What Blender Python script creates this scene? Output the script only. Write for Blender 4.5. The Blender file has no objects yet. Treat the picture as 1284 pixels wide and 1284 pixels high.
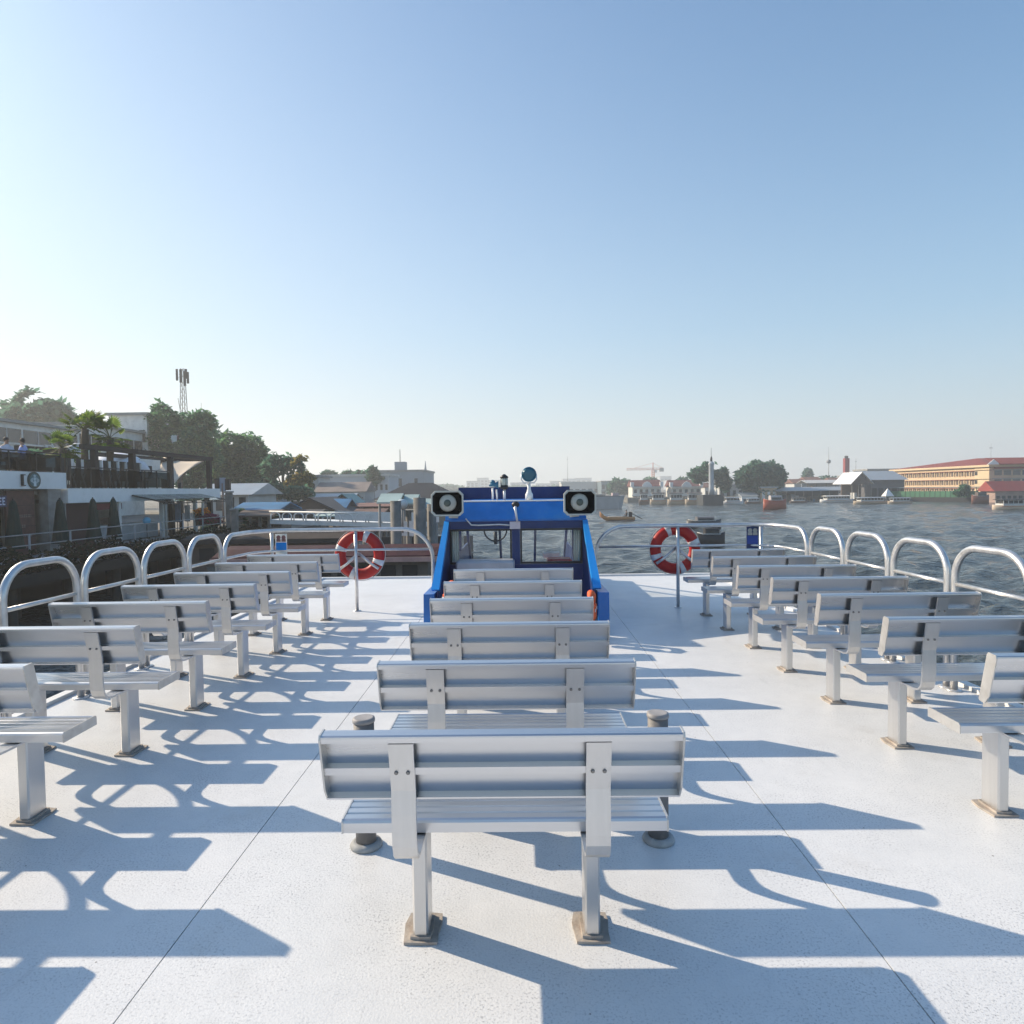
import bpy, math, random
import numpy as np
from mathutils import Vector, Matrix

random.seed(7); RNG = np.random.default_rng(7)
scene = bpy.context.scene
COL = scene.collection
R = math.radians

# ------------------------------------------------------------------ camera
CAM_H, F, YAW, PITCH, ROLL = 1.65423, 820.0, 0.01152, 0.0346, -0.01317
cam_d = bpy.data.cameras.new('camera'); cam = bpy.data.objects.new('camera', cam_d); COL.objects.link(cam)
cam_d.sensor_fit = 'HORIZONTAL'; cam_d.sensor_width = 36; cam_d.lens = 36 * F / 1284
cam_d.clip_start = 0.05; cam_d.clip_end = 9000
cam.matrix_world = (Matrix.Translation((0, 0, CAM_H)) @ Matrix.Rotation(YAW, 4, 'Z')
                    @ Matrix.Rotation(math.pi / 2 - PITCH, 4, 'X') @ Matrix.Rotation(ROLL, 4, 'Z'))
scene.camera = cam

# ------------------------------------------------------------------ sky and sun
SUN_EL = R(29.6); SX, SY = -0.906, 0.423
sun_dir = Vector((SX * math.cos(SUN_EL), SY * math.cos(SUN_EL), math.sin(SUN_EL))).normalized()
world = bpy.data.worlds.new('World'); scene.world = world; world.use_nodes = True
wn = world.node_tree.nodes; wl = world.node_tree.links; wn.clear()
sky = wn.new('ShaderNodeTexSky'); sky.sky_type = 'NISHITA'; sky.sun_disc = False
sky.sun_elevation = SUN_EL; sky.sun_rotation = math.atan2(SX, SY)
sky.altitude = 0; sky.air_density = 1.0; sky.dust_density = 1.2; sky.ozone_density = 3.0
SKY_STR = 0.132
bg = wn.new('ShaderNodeBackground'); bg.inputs[1].default_value = SKY_STR
wo = wn.new('ShaderNodeOutputWorld')
def wmath(op, a, b=None, c=None, clamp=False):
    n = wn.new('ShaderNodeMath'); n.operation = op; n.use_clamp = clamp
    for i, v in enumerate((a, b, c)):
        if v is None: continue
        if isinstance(v, (int, float)): n.inputs[i].default_value = v
        else: wl.new(v, n.inputs[i])
    return n.outputs[0]
def wmix(f, a, b):
    n = wn.new('ShaderNodeMix'); n.data_type = 'RGBA'; wl.new(f, n.inputs[0])
    for i, v in ((6, a), (7, b)):
        if isinstance(v, tuple): n.inputs[i].default_value = (*v, 1)
        else: wl.new(v, n.inputs[i])
    return n.outputs[2]
# thin bright veil of humid air: whiter towards the horizon and towards the sun
wtc = wn.new('ShaderNodeTexCoord'); wsep = wn.new('ShaderNodeSeparateXYZ'); wl.new(wtc.outputs['Generated'], wsep.inputs[0])
wdot = wn.new('ShaderNodeVectorMath'); wdot.operation = 'DOT_PRODUCT'; wl.new(wtc.outputs['Generated'], wdot.inputs[0]); wdot.inputs[1].default_value = sun_dir
zz = wmath('MAXIMUM', wsep.outputs[2], 0.0)
hf = wmath('MULTIPLY', wmath('EXPONENT', wmath('MULTIPLY', wmath('POWER', zz, 1.25), -3.6)), 0.97)
gg = wmath('POWER', wmath('MULTIPLY_ADD', wdot.outputs['Value'], 0.5, 0.5, True), 4.0)
gf = wmath('MULTIPLY', wmath('MULTIPLY', gg, 0.95), wmath('EXPONENT', wmath('MULTIPLY', zz, -2.3)))
veil = wmath('SUBTRACT', 1.0, wmath('MULTIPLY', wmath('SUBTRACT', 1.0, hf), wmath('SUBTRACT', 1.0, gf)), None, True)
hs = wn.new('ShaderNodeHueSaturation'); hs.inputs['Saturation'].default_value = 1.18; hs.inputs['Value'].default_value = 1.0; wl.new(sky.outputs[0], hs.inputs['Color'])
wk = lambda *c: tuple(v*0.90/SKY_STR for v in c)
low = wmix(wmath('POWER', gg, 0.6), wk(0.58,0.60,0.595), wk(0.76,0.76,0.73))
high = wmix(wmath('POWER', gg, 0.6), wk(0.40,0.54,0.62), wk(0.70,0.77,0.80))
vcol = wmix(wmath('MULTIPLY', zz, 4.5, None, True), low, high)
tint = wn.new('ShaderNodeMix'); tint.data_type = 'RGBA'; tint.blend_type = 'MULTIPLY'; tint.inputs[0].default_value = 1.0
wl.new(hs.outputs[0], tint.inputs[6]); wl.new(wmix(gg, (0.46, 0.95, 1.07), (0.50, 0.71, 0.83)), tint.inputs[7])
wl.new(wmix(veil, tint.outputs[2], vcol), bg.inputs[0]); wl.new(bg.outputs[0], wo.inputs[0])
sl = bpy.data.lights.new('sun', 'SUN'); sl.energy = 4.9; sl.angle = R(0.53); sl.color = (1.0, 0.84, 0.64)
sun = bpy.data.objects.new('sun', sl); COL.objects.link(sun)
sun.rotation_euler = sun_dir.to_track_quat('Z', 'Y').to_euler(); sun.location = (-40, 20, 30)
vs = scene.view_settings
vs.view_transform = 'Standard'; vs.look = 'None'; vs.gamma = 1; vs.use_curve_mapping = False; vs.exposure = 0.45
cy = scene.cycles
cy.use_denoising = True
try: cy.denoiser = 'OPENIMAGEDENOISE'
except Exception: pass
cy.max_bounces = 6; cy.diffuse_bounces = 3; cy.glossy_bounces = 3; cy.transmission_bounces = 4
cy.transparent_max_bounces = 12; cy.volume_bounces = 2; cy.caustics_reflective = False; cy.caustics_refractive = False
cy.sample_clamp_indirect = 6

# ------------------------------------------------------------------ helpers
def at(px, py, Y):
    """world point seen at photo pixel (1284 px frame) at distance Y"""
    u = px - 642; w = 642 - py
    c, s = math.cos(ROLL), math.sin(ROLL); uu = u * c - w * s; vv = u * s + w * c
    x, up = uu / F, vv / F
    c, s = math.cos(PITCH), math.sin(PITCH); y = c + up * s; z = up * c - s
    c, s = math.cos(YAW), math.sin(YAW); X = x * c - y * s; Yd = x * s + y * c
    t = Y / Yd
    return Vector((X * t, Y, z * t + CAM_H))

class MB:
    def __init__(s): s.v = []; s.f = []; s.mi = []; s.sm = []
    def add(s, vs_, fs, mi=0, smooth=False):
        o = len(s.v); s.v += [tuple(v) for v in vs_]
        for f in fs: s.f.append(tuple(i + o for i in f)); s.mi.append(mi); s.sm.append(smooth)
        return s
    def box(s, a, b, mi=0):
        x0, y0, z0 = (min(a[i], b[i]) for i in range(3)); x1, y1, z1 = (max(a[i], b[i]) for i in range(3))
        return s.add([(x0,y0,z0),(x1,y0,z0),(x1,y1,z0),(x0,y1,z0),(x0,y0,z1),(x1,y0,z1),(x1,y1,z1),(x0,y1,z1)],
                     [(0,3,2,1),(4,5,6,7),(0,1,5,4),(1,2,6,5),(2,3,7,6),(3,0,4,7)], mi)
    def bbox(s, a, b, r=0.006, mi=0):
        """box with chamfered vertical and top edges"""
        x0, y0, z0 = (min(a[i], b[i]) for i in range(3)); x1, y1, z1 = (max(a[i], b[i]) for i in range(3))
        def ring(i, z): return [(x0+r+i,y0+i,z),(x1-r-i,y0+i,z),(x1-i,y0+r+i,z),(x1-i,y1-r-i,z),(x1-r-i,y1-i,z),(x0+r+i,y1-i,z),(x0+i,y1-r-i,z),(x0+i,y0+r+i,z)]
        return s.loft([ring(r,z0), ring(0,z0+r), ring(0,z1-r), ring(r,z1)], mi=mi, caps=True)
    def loft(s, rings, mi=0, caps=True, smooth=False, closed=True):
        n = len(rings[0]); vs_ = [p for r_ in rings for p in r_]; fs = []
        for k in range(len(rings)-1):
            for i in range(n if closed else n-1):
                j = (i+1) % n; fs.append((k*n+i, k*n+j, (k+1)*n+j, (k+1)*n+i))
        s.add(vs_, fs, mi, smooth)
        if caps:
            o = len(s.v) - len(vs_)
            s.f.append(tuple(o+i for i in reversed(range(n)))); s.mi.append(mi); s.sm.append(False)
            o2 = o + (len(rings)-1)*n
            s.f.append(tuple(o2+i for i in range(n))); s.mi.append(mi); s.sm.append(False)
        return s
    def extx(s, prof, x0, x1, mi=0):
        """profile of (y,z) points extruded along x"""
        return s.loft([[(x0,y,z) for y,z in prof], [(x1,y,z) for y,z in prof]], mi)
    def exty(s, prof, y0, y1, mi=0):
        return s.loft([[(x,y0,z) for x,z in prof], [(x,y1,z) for x,z in prof]], mi)
    def extz(s, prof, z0, z1, mi=0):
        return s.loft([[(x,y,z0) for x,y in prof], [(x,y,z1) for x,y in prof]], mi)
    def tube(s, pts, r, n=10, mi=0, closed=False, caps=True):
        pts = [Vector(p) for p in pts]; rr = r if isinstance(r, (list, tuple)) else [r]*len(pts)
        rings = []; ref = None
        for i, p in enumerate(pts):
            a = pts[i-1] if (i > 0 or closed) else p; b = pts[(i+1) % len(pts)] if (i < len(pts)-1 or closed) else p
            t = (b - a).normalized()
            if ref is None:
                ref = Vector((0,0,1)) if abs(t.z) < 0.9 else Vector((1,0,0))
            u = t.cross(ref).normalized(); w = u.cross(t).normalized(); ref = w
            rings.append([p + (u*math.cos(2*math.pi*k/n) + w*math.sin(2*math.pi*k/n))*rr[i] for k in range(n)])
        if closed: rings.append(rings[0])
        return s.loft(rings, mi, caps and not closed, True)
    def cyl(s, p, r, h, n=16, mi=0, r2=None):
        x, y, z = p; r2 = r if r2 is None else r2
        return s.loft([[(x+q*math.cos(2*math.pi*k/n), y+q*math.sin(2*math.pi*k/n), zz) for k in range(n)] for q, zz in ((r,z),(r2,z+h))], mi, True, True)
    def lathe(s, prof, c=(0,0,0), axis='z', n=20, mi=0, sx=1, sy=1, caps=True):
        rings = []
        for r, h in prof:
            ring = []
            for k in range(n):
                a = 2*math.pi*k/n; p = (r*math.cos(a)*sx, r*math.sin(a)*sy)
                if axis == 'z': q = (c[0]+p[0], c[1]+p[1], c[2]+h)
                elif axis == 'y': q = (c[0]+p[0], c[1]+h, c[2]-p[1])
                else: q = (c[0]+h, c[1]+p[0], c[2]+p[1])
                ring.append(q)
            rings.append(ring)
        return s.loft(rings, mi, caps, True)
    def ball(s, c, r, n=10, m=6, mi=0, sq=(1,1,1)):
        prof = [(max(1e-4, math.sin(math.pi*k/m)), -math.cos(math.pi*k/m)) for k in range(m+1)]
        rings = [[(c[0]+q*math.cos(2*math.pi*k/n)*r*sq[0], c[1]+q*math.sin(2*math.pi*k/n)*r*sq[1], c[2]+h*r*sq[2]) for k in range(n)] for q, h in prof]
        return s.loft(rings, mi, True, True)
    def quad(s, a, b, c, d, mi=0): return s.add([a,b,c,d], [(0,1,2,3)], mi)
    def slab(s, poly, d, mi=0):
        """planar polygon (list of 3D points) thickened along vector d"""
        d = Vector(d); return s.loft([[Vector(p) for p in poly], [Vector(p)+d for p in poly]], mi)
    def gable(s, x0, x1, y0, y1, z0, z1, axis='x', mi=0, over=0.0):
        if axis == 'x':
            ym = (y0+y1)/2; return s.extx([(y0-over,z0),(y1+over,z0),(ym,z1)], x0, x1, mi)
        xm = (x0+x1)/2; return s.exty([(x0-over,z0),(x1+over,z0),(xm,z1)], y0, y1, mi)
    def hip(s, x0, x1, y0, y1, z0, z1, k=0.35, mi=0):
        xm0, xm1 = x0+(x1-x0)*k, x1-(x1-x0)*k; ym = (y0+y1)/2
        return s.add([(x0,y0,z0),(x1,y0,z0),(x1,y1,z0),(x0,y1,z0),(xm0,ym,z1),(xm1,ym,z1)],
                     [(0,1,5,4),(1,2,5),(2,3,4,5),(3,0,4),(0,3,2,1)], mi)
    def mesh(s, name, mats):
        me = bpy.data.meshes.new(name); me.from_pydata(s.v, [], s.f)
        for m in (mats if isinstance(mats, (list, tuple)) else [mats]): me.materials.append(m)
        me.polygons.foreach_set('material_index', s.mi); me.polygons.foreach_set('use_smooth', s.sm)
        me.update(); return me
    def build(s, name, mats, parent=None):
        o = bpy.data.objects.new(name, s.mesh(name, mats)); COL.objects.link(o)
        if parent is not None: o.parent = parent
        return o

def tag(o, label=None, cat=None, group=None, kind=None):
    if label: o['label'] = label
    if cat: o['category'] = cat
    if group: o['group'] = group
    if kind: o['kind'] = kind
    return o
def thing(name, label, cat, loc=(0,0,0), group=None, rz=0):
    o = bpy.data.objects.new(name, None); COL.objects.link(o); o.location = loc; o.rotation_euler = (0,0,rz)
    o.empty_display_size = 0.2
    return tag(o, label, cat, group)
def copy_tree(o, parent=None):
    c = o.copy(); COL.objects.link(c)
    if parent is not None: c.parent = parent
    for ch in o.children: copy_tree(ch, c)
    return c
def inst(name, me, parent, loc=(0,0,0)):
    o = bpy.data.objects.new(name, me); COL.objects.link(o); o.parent = parent; o.location = loc; return o

# ------------------------------------------------------------------ materials
MATS = {}
def M(name, rgb, rough=0.6, metal=0.0, var=0.12, scale=4.0, bump=0.0, bscale=30.0, spec=0.5, dirt=None, dscale=1.5, damt=0.5, stretch=None):
    if name in MATS: return MATS[name]
    m = bpy.data.materials.new(name); m.use_nodes = True; nt = m.node_tree; N = nt.nodes; L = nt.links
    b = N['Principled BSDF']; b.inputs['Roughness'].default_value = rough; b.inputs['Metallic'].default_value = metal
    b.inputs['Specular IOR Level'].default_value = spec
    tc = N.new('ShaderNodeTexCoord'); vec = tc.outputs['Object']
    if stretch:
        mp = N.new('ShaderNodeMapping'); mp.inputs['Scale'].default_value = stretch; L.new(vec, mp.inputs[0]); vec = mp.outputs[0]
    no = N.new('ShaderNodeTexNoise'); no.inputs['Scale'].default_value = scale; no.inputs['Detail'].default_value = 5
    L.new(vec, no.inputs['Vector'])
    cr = N.new('ShaderNodeValToRGB'); cr.color_ramp.elements[0].position = 0.3; cr.color_ramp.elements[1].position = 0.7
    cr.color_ramp.elements[0].color = (*[c*(1-var) for c in rgb], 1); cr.color_ramp.elements[1].color = (*[min(1, c*(1+var)) for c in rgb], 1)
    L.new(no.outputs[0], cr.inputs[0]); colr = cr.outputs[0]
    if dirt:
        n2 = N.new('ShaderNodeTexNoise'); n2.inputs['Scale'].default_value = dscale; n2.inputs['Detail'].default_value = 7; n2.inputs['Roughness'].default_value = 0.7
        L.new(vec, n2.inputs['Vector'])
        r2 = N.new('ShaderNodeValToRGB'); r2.color_ramp.elements[0].position = 0.5; r2.color_ramp.elements[1].position = 0.72
        r2.color_ramp.elements[0].color = (0,0,0,1); r2.color_ramp.elements[1].color = (damt,damt,damt,1)
        L.new(n2.outputs[0], r2.inputs[0])
        mx = N.new('ShaderNodeMix'); mx.data_type = 'RGBA'; L.new(r2.outputs[0], mx.inputs[0]); L.new(colr, mx.inputs[6]); mx.inputs[7].default_value = (*dirt, 1)
        colr = mx.outputs[2]
    L.new(colr, b.inputs['Base Color'])
    rr = N.new('ShaderNodeMapRange'); rr.inputs[3].default_value = max(0.02, rough-0.08); rr.inputs[4].default_value = min(1, rough+0.08)
    L.new(no.outputs[0], rr.inputs[0]); L.new(rr.outputs[0], b.inputs['Roughness'])
    if bump:
        n3 = N.new('ShaderNodeTexNoise'); n3.inputs['Scale'].default_value = bscale; n3.inputs['Detail'].default_value = 4; L.new(vec, n3.inputs['Vector'])
        bp = N.new('ShaderNodeBump'); bp.inputs['Strength'].default_value = bump; bp.inputs['Distance'].default_value = 0.01
        L.new(n3.outputs[0], bp.inputs['Height']); L.new(bp.outputs[0], b.inputs['Normal'])
    MATS[name] = m; return m

def deck_material():
    m = bpy.data.materials.new('deck_paint'); m.use_nodes = True; nt = m.node_tree; N = nt.nodes; L = nt.links
    b = N['Principled BSDF']; tc = N.new('ShaderNodeTexCoord')
    def noise(sc, det=4, ro=0.5):
        n = N.new('ShaderNodeTexNoise'); n.inputs['Scale'].default_value = sc; n.inputs['Detail'].default_value = det
        n.inputs['Roughness'].default_value = ro; L.new(tc.outputs['Object'], n.inputs['Vector']); return n.outputs[0]
    def ramp(src, p0, c0, p1, c1):
        r_ = N.new('ShaderNodeValToRGB'); e = r_.color_ramp.elements; e[0].position = p0; e[1].position = p1
        e[0].color = (*c0,1); e[1].color = (*c1,1); L.new(src, r_.inputs[0]); return r_.outputs[0]
    def mix(fac, a, bb, blend='MIX'):
        x = N.new('ShaderNodeMix'); x.data_type = 'RGBA'; x.blend_type = blend
        if isinstance(fac, float): x.inputs[0].default_value = fac
        else: L.new(fac, x.inputs[0])
        for sock, val in ((6, a), (7, bb)):
            if isinstance(val, tuple): x.inputs[sock].default_value = (*val,1)
            else: L.new(val, x.inputs[sock])
        return x.outputs[2]
    base = ramp(noise(0.9, 6, 0.6), 0.3, (0.71,0.725,0.735), 0.7, (0.79,0.80,0.805))
    base = mix(1.0, base, ramp(noise(8, 8, 0.75), 0.32, (0.93,0.935,0.94), 0.68, (1,1,1)), 'MULTIPLY')
    speck = ramp(noise(105, 4, 0.75), 0.53, (0,0,0), 0.63, (1,1,1))          # worn non-skid grit
    patch = ramp(noise(2.3, 6, 0.65), 0.38, (0.10,0.10,0.10), 0.68, (0.85,0.85,0.85))
    sf = mix(1.0, speck, patch, 'MULTIPLY')
    col = mix(sf, base, (0.22,0.23,0.25))
    v = N.new('ShaderNodeTexVoronoi'); v.inputs['Scale'].default_value = 5.5; L.new(tc.outputs['Object'], v.inputs['Vector'])
    dots = ramp(v.outputs['Distance'], 0.018, (1,1,1), 0.026, (0,0,0))       # a few chips
    col = mix(dots, col, (0.12,0.10,0.09))
    n4 = noise(1.1, 8, 0.75); st = ramp(n4, 0.58, (0,0,0), 0.75, (0.35,0.35,0.35))
    col = mix(st, col, (0.50,0.47,0.42))
    mp = N.new('ShaderNodeMapping'); mp.inputs['Scale'].default_value = (5.0, 0.7, 1); L.new(tc.outputs['Object'], mp.inputs[0])
    sc_ = N.new('ShaderNodeTexNoise'); sc_.inputs['Scale'].default_value = 1.6; sc_.inputs['Detail'].default_value = 9; sc_.inputs['Roughness'].default_value = 0.75; L.new(mp.outputs[0], sc_.inputs['Vector'])
    col = mix(ramp(sc_.outputs[0], 0.60, (0,0,0), 0.74, (0.38,0.38,0.38)), col, (0.42,0.43,0.44))     # scuffs
    col = mix(ramp(noise(0.55, 9, 0.7), 0.52, (0,0,0), 0.70, (0.26,0.26,0.26)), col, (0.45,0.44,0.42))
    L.new(col, b.inputs['Base Color'])
    rr = N.new('ShaderNodeMapRange'); rr.inputs[3].default_value = 0.26; rr.inputs[4].default_value = 0.56
    L.new(noise(1.7, 4), rr.inputs[0]); L.new(rr.outputs[0], b.inputs['Roughness'])
    bp = N.new('ShaderNodeBump'); bp.inputs['Strength'].default_value = 0.35; bp.inputs['Distance'].default_value = 0.004
    L.new(noise(110, 3), bp.inputs['Height'])
    bp2 = N.new('ShaderNodeBump'); bp2.inputs['Strength'].default_value = 0.12; bp2.inputs['Distance'].default_value = 0.02
    L.new(noise(4, 2), bp2.inputs['Height']); L.new(bp.outputs[0], bp2.inputs['Normal']); L.new(bp2.outputs[0], b.inputs['Normal'])
    return m

def glass(name, tint=(0.8,0.88,0.9), refl=0.04):
    m = bpy.data.materials.new(name); m.use_nodes = True; N = m.node_tree.nodes; L = m.node_tree.links
    N.remove(N['Principled BSDF']); t = N.new('ShaderNodeBsdfTransparent'); t.inputs[0].default_value = (*tint,1)
    g = N.new('ShaderNodeBsdfGlossy'); g.inputs['Roughness'].default_value = 0.03
    fr = N.new('ShaderNodeLayerWeight'); fr.inputs[0].default_value = 0.5
    pw = N.new('ShaderNodeMath'); pw.operation = 'POWER'; pw.inputs[1].default_value = 5; L.new(fr.outputs['Facing'], pw.inputs[0])
    ad = N.new('ShaderNodeMath'); ad.operation = 'MULTIPLY_ADD'; ad.inputs[1].default_value = 0.6; ad.inputs[2].default_value = refl; L.new(pw.outputs[0], ad.inputs[0])
    mx = N.new('ShaderNodeMixShader'); L.new(ad.outputs[0], mx.inputs[0]); L.new(t.outputs[0], mx.inputs[1]); L.new(g.outputs[0], mx.inputs[2])
    L.new(mx.outputs[0], N['Material Output'].inputs[0]); return m

def water_material():
    m = bpy.data.materials.new('river_water'); m.use_nodes = True; N = m.node_tree.nodes; L = m.node_tree.links
    b = N['Principled BSDF']; b.inputs['Base Color'].default_value = (0.060,0.074,0.077,1)
    b.inputs['Roughness'].default_value = 0.10; b.inputs['IOR'].default_value = 1.33
    tc = N.new('ShaderNodeTexCoord')
    prev = None
    for sc, st, di in ((0.7, 1.0, 0.40), (2.4, 1.0, 0.18), (8.0, 0.8, 0.05)):
        n = N.new('ShaderNodeTexNoise'); n.inputs['Scale'].default_value = sc; n.inputs['Detail'].default_value = 3
        mp = N.new('ShaderNodeMapping'); mp.inputs['Scale'].default_value = (0.8, 1.25, 1); L.new(tc.outputs['Object'], mp.inputs[0]); L.new(mp.outputs[0], n.inputs['Vector'])
        bp = N.new('ShaderNodeBump'); bp.inputs['Strength'].default_value = st; bp.inputs['Distance'].default_value = di
        L.new(n.outputs[0], bp.inputs['Height'])
        if prev: L.new(prev, bp.inputs['Normal'])
        prev = bp.outputs[0]
    L.new(prev, b.inputs['Normal'])
    return m

def leaf_material(name, c1, c2, c3):
    m = bpy.data.materials.new(name); m.use_nodes = True; N = m.node_tree.nodes; L = m.node_tree.links
    b = N['Principled BSDF']; b.inputs['Roughness'].default_value = 0.65; b.inputs['Specular IOR Level'].default_value = 0.25
    g = N.new('ShaderNodeNewGeometry'); tc = N.new('ShaderNodeTexCoord')
    n = N.new('ShaderNodeTexNoise'); n.inputs['Scale'].default_value = 0.55; n.inputs['Detail'].default_value = 3; L.new(tc.outputs['Object'], n.inputs['Vector'])
    ad = N.new('ShaderNodeMath'); ad.operation = 'MULTIPLY_ADD'; ad.inputs[1].default_value = 0.45; L.new(g.outputs['Random Per Island'], ad.inputs[0])
    mu = N.new('ShaderNodeMath'); mu.operation = 'MULTIPLY'; mu.inputs[1].default_value = 0.6; L.new(n.outputs[0], mu.inputs[0]); L.new(mu.outputs[0], ad.inputs[2])
    cr = N.new('ShaderNodeValToRGB'); e = cr.color_ramp.elements; e[0].position = 0.2; e[0].color = (*c1,1); e[1].position = 0.85; e[1].color = (*c3,1)
    k = e.new(0.5); k.color = (*c2,1); L.new(ad.outputs[0], cr.inputs[0]); L.new(cr.outputs[0], b.inputs['Base Color'])
    tr = N.new('ShaderNodeBsdfTranslucent'); gn = N.new('ShaderNodeVectorMath'); gn.operation = 'SCALE'; gn.inputs['Scale'].default_value = 1.7; L.new(cr.outputs[0], gn.inputs[0]); L.new(gn.outputs[0], tr.inputs[0])
    mx = N.new('ShaderNodeMixShader'); mx.inputs[0].default_value = 0.6
    L.new(b.outputs[0], mx.inputs[1]); L.new(tr.outputs[0], mx.inputs[2]); L.new(mx.outputs[0], N['Material Output'].inputs[0])
    return m

def metal_brushed(name, col, rough, stretch):
    m = M(name, col, rough, 0.92, 0.05, 3.0, 0.012, 40.0, 0.5, dirt=tuple(c*0.80 for c in col), dscale=2.2, damt=0.35, stretch=stretch)
    return m

DECK = deck_material()
ALU = metal_brushed('brushed_aluminium', (0.68,0.685,0.70), 0.31, (0.25,6,6))
ALU_V = metal_brushed('drawn_aluminium_post', (0.65,0.645,0.64), 0.35, (6,6,0.3))
CAP = M('aluminium_end_plate', (0.62,0.61,0.59), 0.42, 0.7, 0.12, 8, dirt=(0.45,0.42,0.38), dscale=14, damt=0.55)
STEEL = M('galvanised_rail', (0.66,0.66,0.66), 0.36, 0.75, 0.10, 14, 0.05, 60, dirt=(0.55,0.53,0.50), dscale=6, damt=0.4)
BOLT = M('bolt_steel', (0.25,0.24,0.23), 0.4, 0.8)
RUST = M('rusty_base', (0.40,0.36,0.32), 0.85, 0, 0.3, 20, 0.3, 60, dirt=(0.16,0.075,0.035), dscale=10, damt=0.95)
BOLLARD = M('bollard_paint', (0.17,0.165,0.165), 0.6, 0, 0.2, 10, 0.1, 40, dirt=(0.30,0.28,0.26), dscale=8, damt=0.5)
BOLLARD_TOP = M('bollard_top', (0.30,0.29,0.29), 0.6, 0, 0.2, 14)
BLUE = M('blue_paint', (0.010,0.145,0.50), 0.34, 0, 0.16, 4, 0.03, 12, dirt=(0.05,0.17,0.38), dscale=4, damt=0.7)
BLUE_L = M('top_lit_blue', (0.02,0.30,0.80), 0.35, 0, 0.08, 3)  # lighter blue puts the top light on the wing edges into their colour
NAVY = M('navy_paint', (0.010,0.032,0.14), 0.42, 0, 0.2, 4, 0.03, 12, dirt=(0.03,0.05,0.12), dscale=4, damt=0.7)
WHITE = M('white_paint', (0.78,0.78,0.77), 0.45, 0, 0.05, 3, dirt=(0.5,0.48,0.44), dscale=2, damt=0.4)
CREAM = M('horn_plastic', (0.55,0.55,0.49), 0.5, 0, 0.08, 6)
DARK = M('dark_plastic', (0.025,0.025,0.027), 0.5)
RED = M('lifebuoy_red', (0.47,0.012,0.010), 0.5, 0, 0.12, 8, 0.05, 40)
BAND = M('reflective_band', (0.72,0.73,0.75), 0.4, 0.2, 0.08, 20)
ORANGE = M('orange_fabric', (0.75,0.12,0.03), 0.7, 0, 0.15, 8, 0.2, 20)
GLASS = glass('window_glass', (0.97,0.98,0.98), 0.035)
ALUG = M('grey_box_paint', (0.45,0.46,0.50), 0.5, 0.2)

# ------------------------------------------------------------------ river, land, air
WZ = -2.9
def build_water():
    def axis(lo, hi, d0, k, c):
        out = [c]; x = c
        while x < hi: x += d0 + abs(x-c)*k; out.append(x)
        x = c
        while x > lo: x -= d0 + abs(x-c)*k; out.insert(0, x)
        return np.array(out)
    ys = [13.0]
    while ys[-1] < 330: ys.append(ys[-1] + 0.13 + (ys[-1]-13)*0.0075)
    ys = np.concatenate([[-60, -30, -10, 4], ys, [420, 600, 900, 1500, 2600]])
    xs = axis(-40, 190, 0.20, 0.007, 10.0); xs = np.concatenate([[-2600,-900,-300,-100], xs, [320, 700, 2600]])
    X, Y = np.meshgrid(xs, ys); Z = np.zeros_like(X)
    rng = np.random.default_rng(3)
    fade = np.clip((330-Y)/80, 0, 1) * np.clip((190-X)/40, 0, 1) * np.clip((X+40)/12, 0, 1) * np.clip((Y-6)/8, 0, 1)
    sp = 0.25 + np.maximum(0, Y-13)*0.0085
    for i in range(64):
        lam = 0.55*(1.055**i); k = 2*math.pi/lam
        th = rng.normal(-1.25, 0.95); ph = rng.uniform(0, 6.28)
        amp = 0.0200*lam**0.45 * (1 if lam < 5 else (5/lam)**1.3)
        w = np.clip((lam/sp-2.2)/2.0, 0, 1)
        q = np.sin(k*(X*math.cos(th)+Y*math.sin(th))+ph)
        Z += amp*w*(1.6*((q+1)/2)**1.6-0.75)
    Z = WZ + Z*fade
    ny, nx = X.shape; v = np.stack([X.ravel(), Y.ravel(), Z.ravel()], 1)
    idx = np.arange(nx*ny).reshape(ny, nx)
    f = np.stack([idx[:-1,:-1], idx[:-1,1:], idx[1:,1:], idx[1:,:-1]], -1).reshape(-1, 4)
    me = bpy.data.meshes.new('river'); me.vertices.add(len(v)); me.vertices.foreach_set('co', v.ravel())
    me.loops.add(f.size); me.loops.foreach_set('vertex_index', f.ravel().astype(np.int32))
    me.polygons.add(len(f)); me.polygons.foreach_set('loop_start', np.arange(0, f.size, 4, dtype=np.int32))
    me.polygons.foreach_set('use_smooth', np.ones(len(f), bool)); me.update(calc_edges=True); me.validate()
    me.materials.append(water_material())
    o = bpy.data.objects.new('river', me); COL.objects.link(o); o['kind'] = 'structure'
build_water()

EARTH = M('bank_ground', (0.16,0.15,0.13), 0.9, 0, 0.25, 0.3, 0.3, 3)
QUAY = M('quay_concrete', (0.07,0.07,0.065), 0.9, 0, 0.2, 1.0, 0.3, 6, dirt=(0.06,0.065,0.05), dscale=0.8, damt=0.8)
def land(name, poly, z0, z1, mat):
    o = MB().extz(poly, z0, z1).build(name, mat); o['kind'] = 'structure'; return o
land('riverbank', [(-21,-60),(-21,56),(-20,72),(-10,86),(-9,108),(-26,140),(-30,500),(-30,2500),(-2500,2500),(-2500,-60)], -8, -0.75, EARTH)
land('riverbank', [(34,206),(62,200),(101,190),(111,166),(120,158),(150,146),(420,128),(2500,110),(2500,2500),(45,2500),(38,700)], -8, -1.5, EARTH)
land('riverbank', [(-30,720),(38,700),(45,2500),(-30,2500)], -8, -1.6, EARTH)

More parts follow.
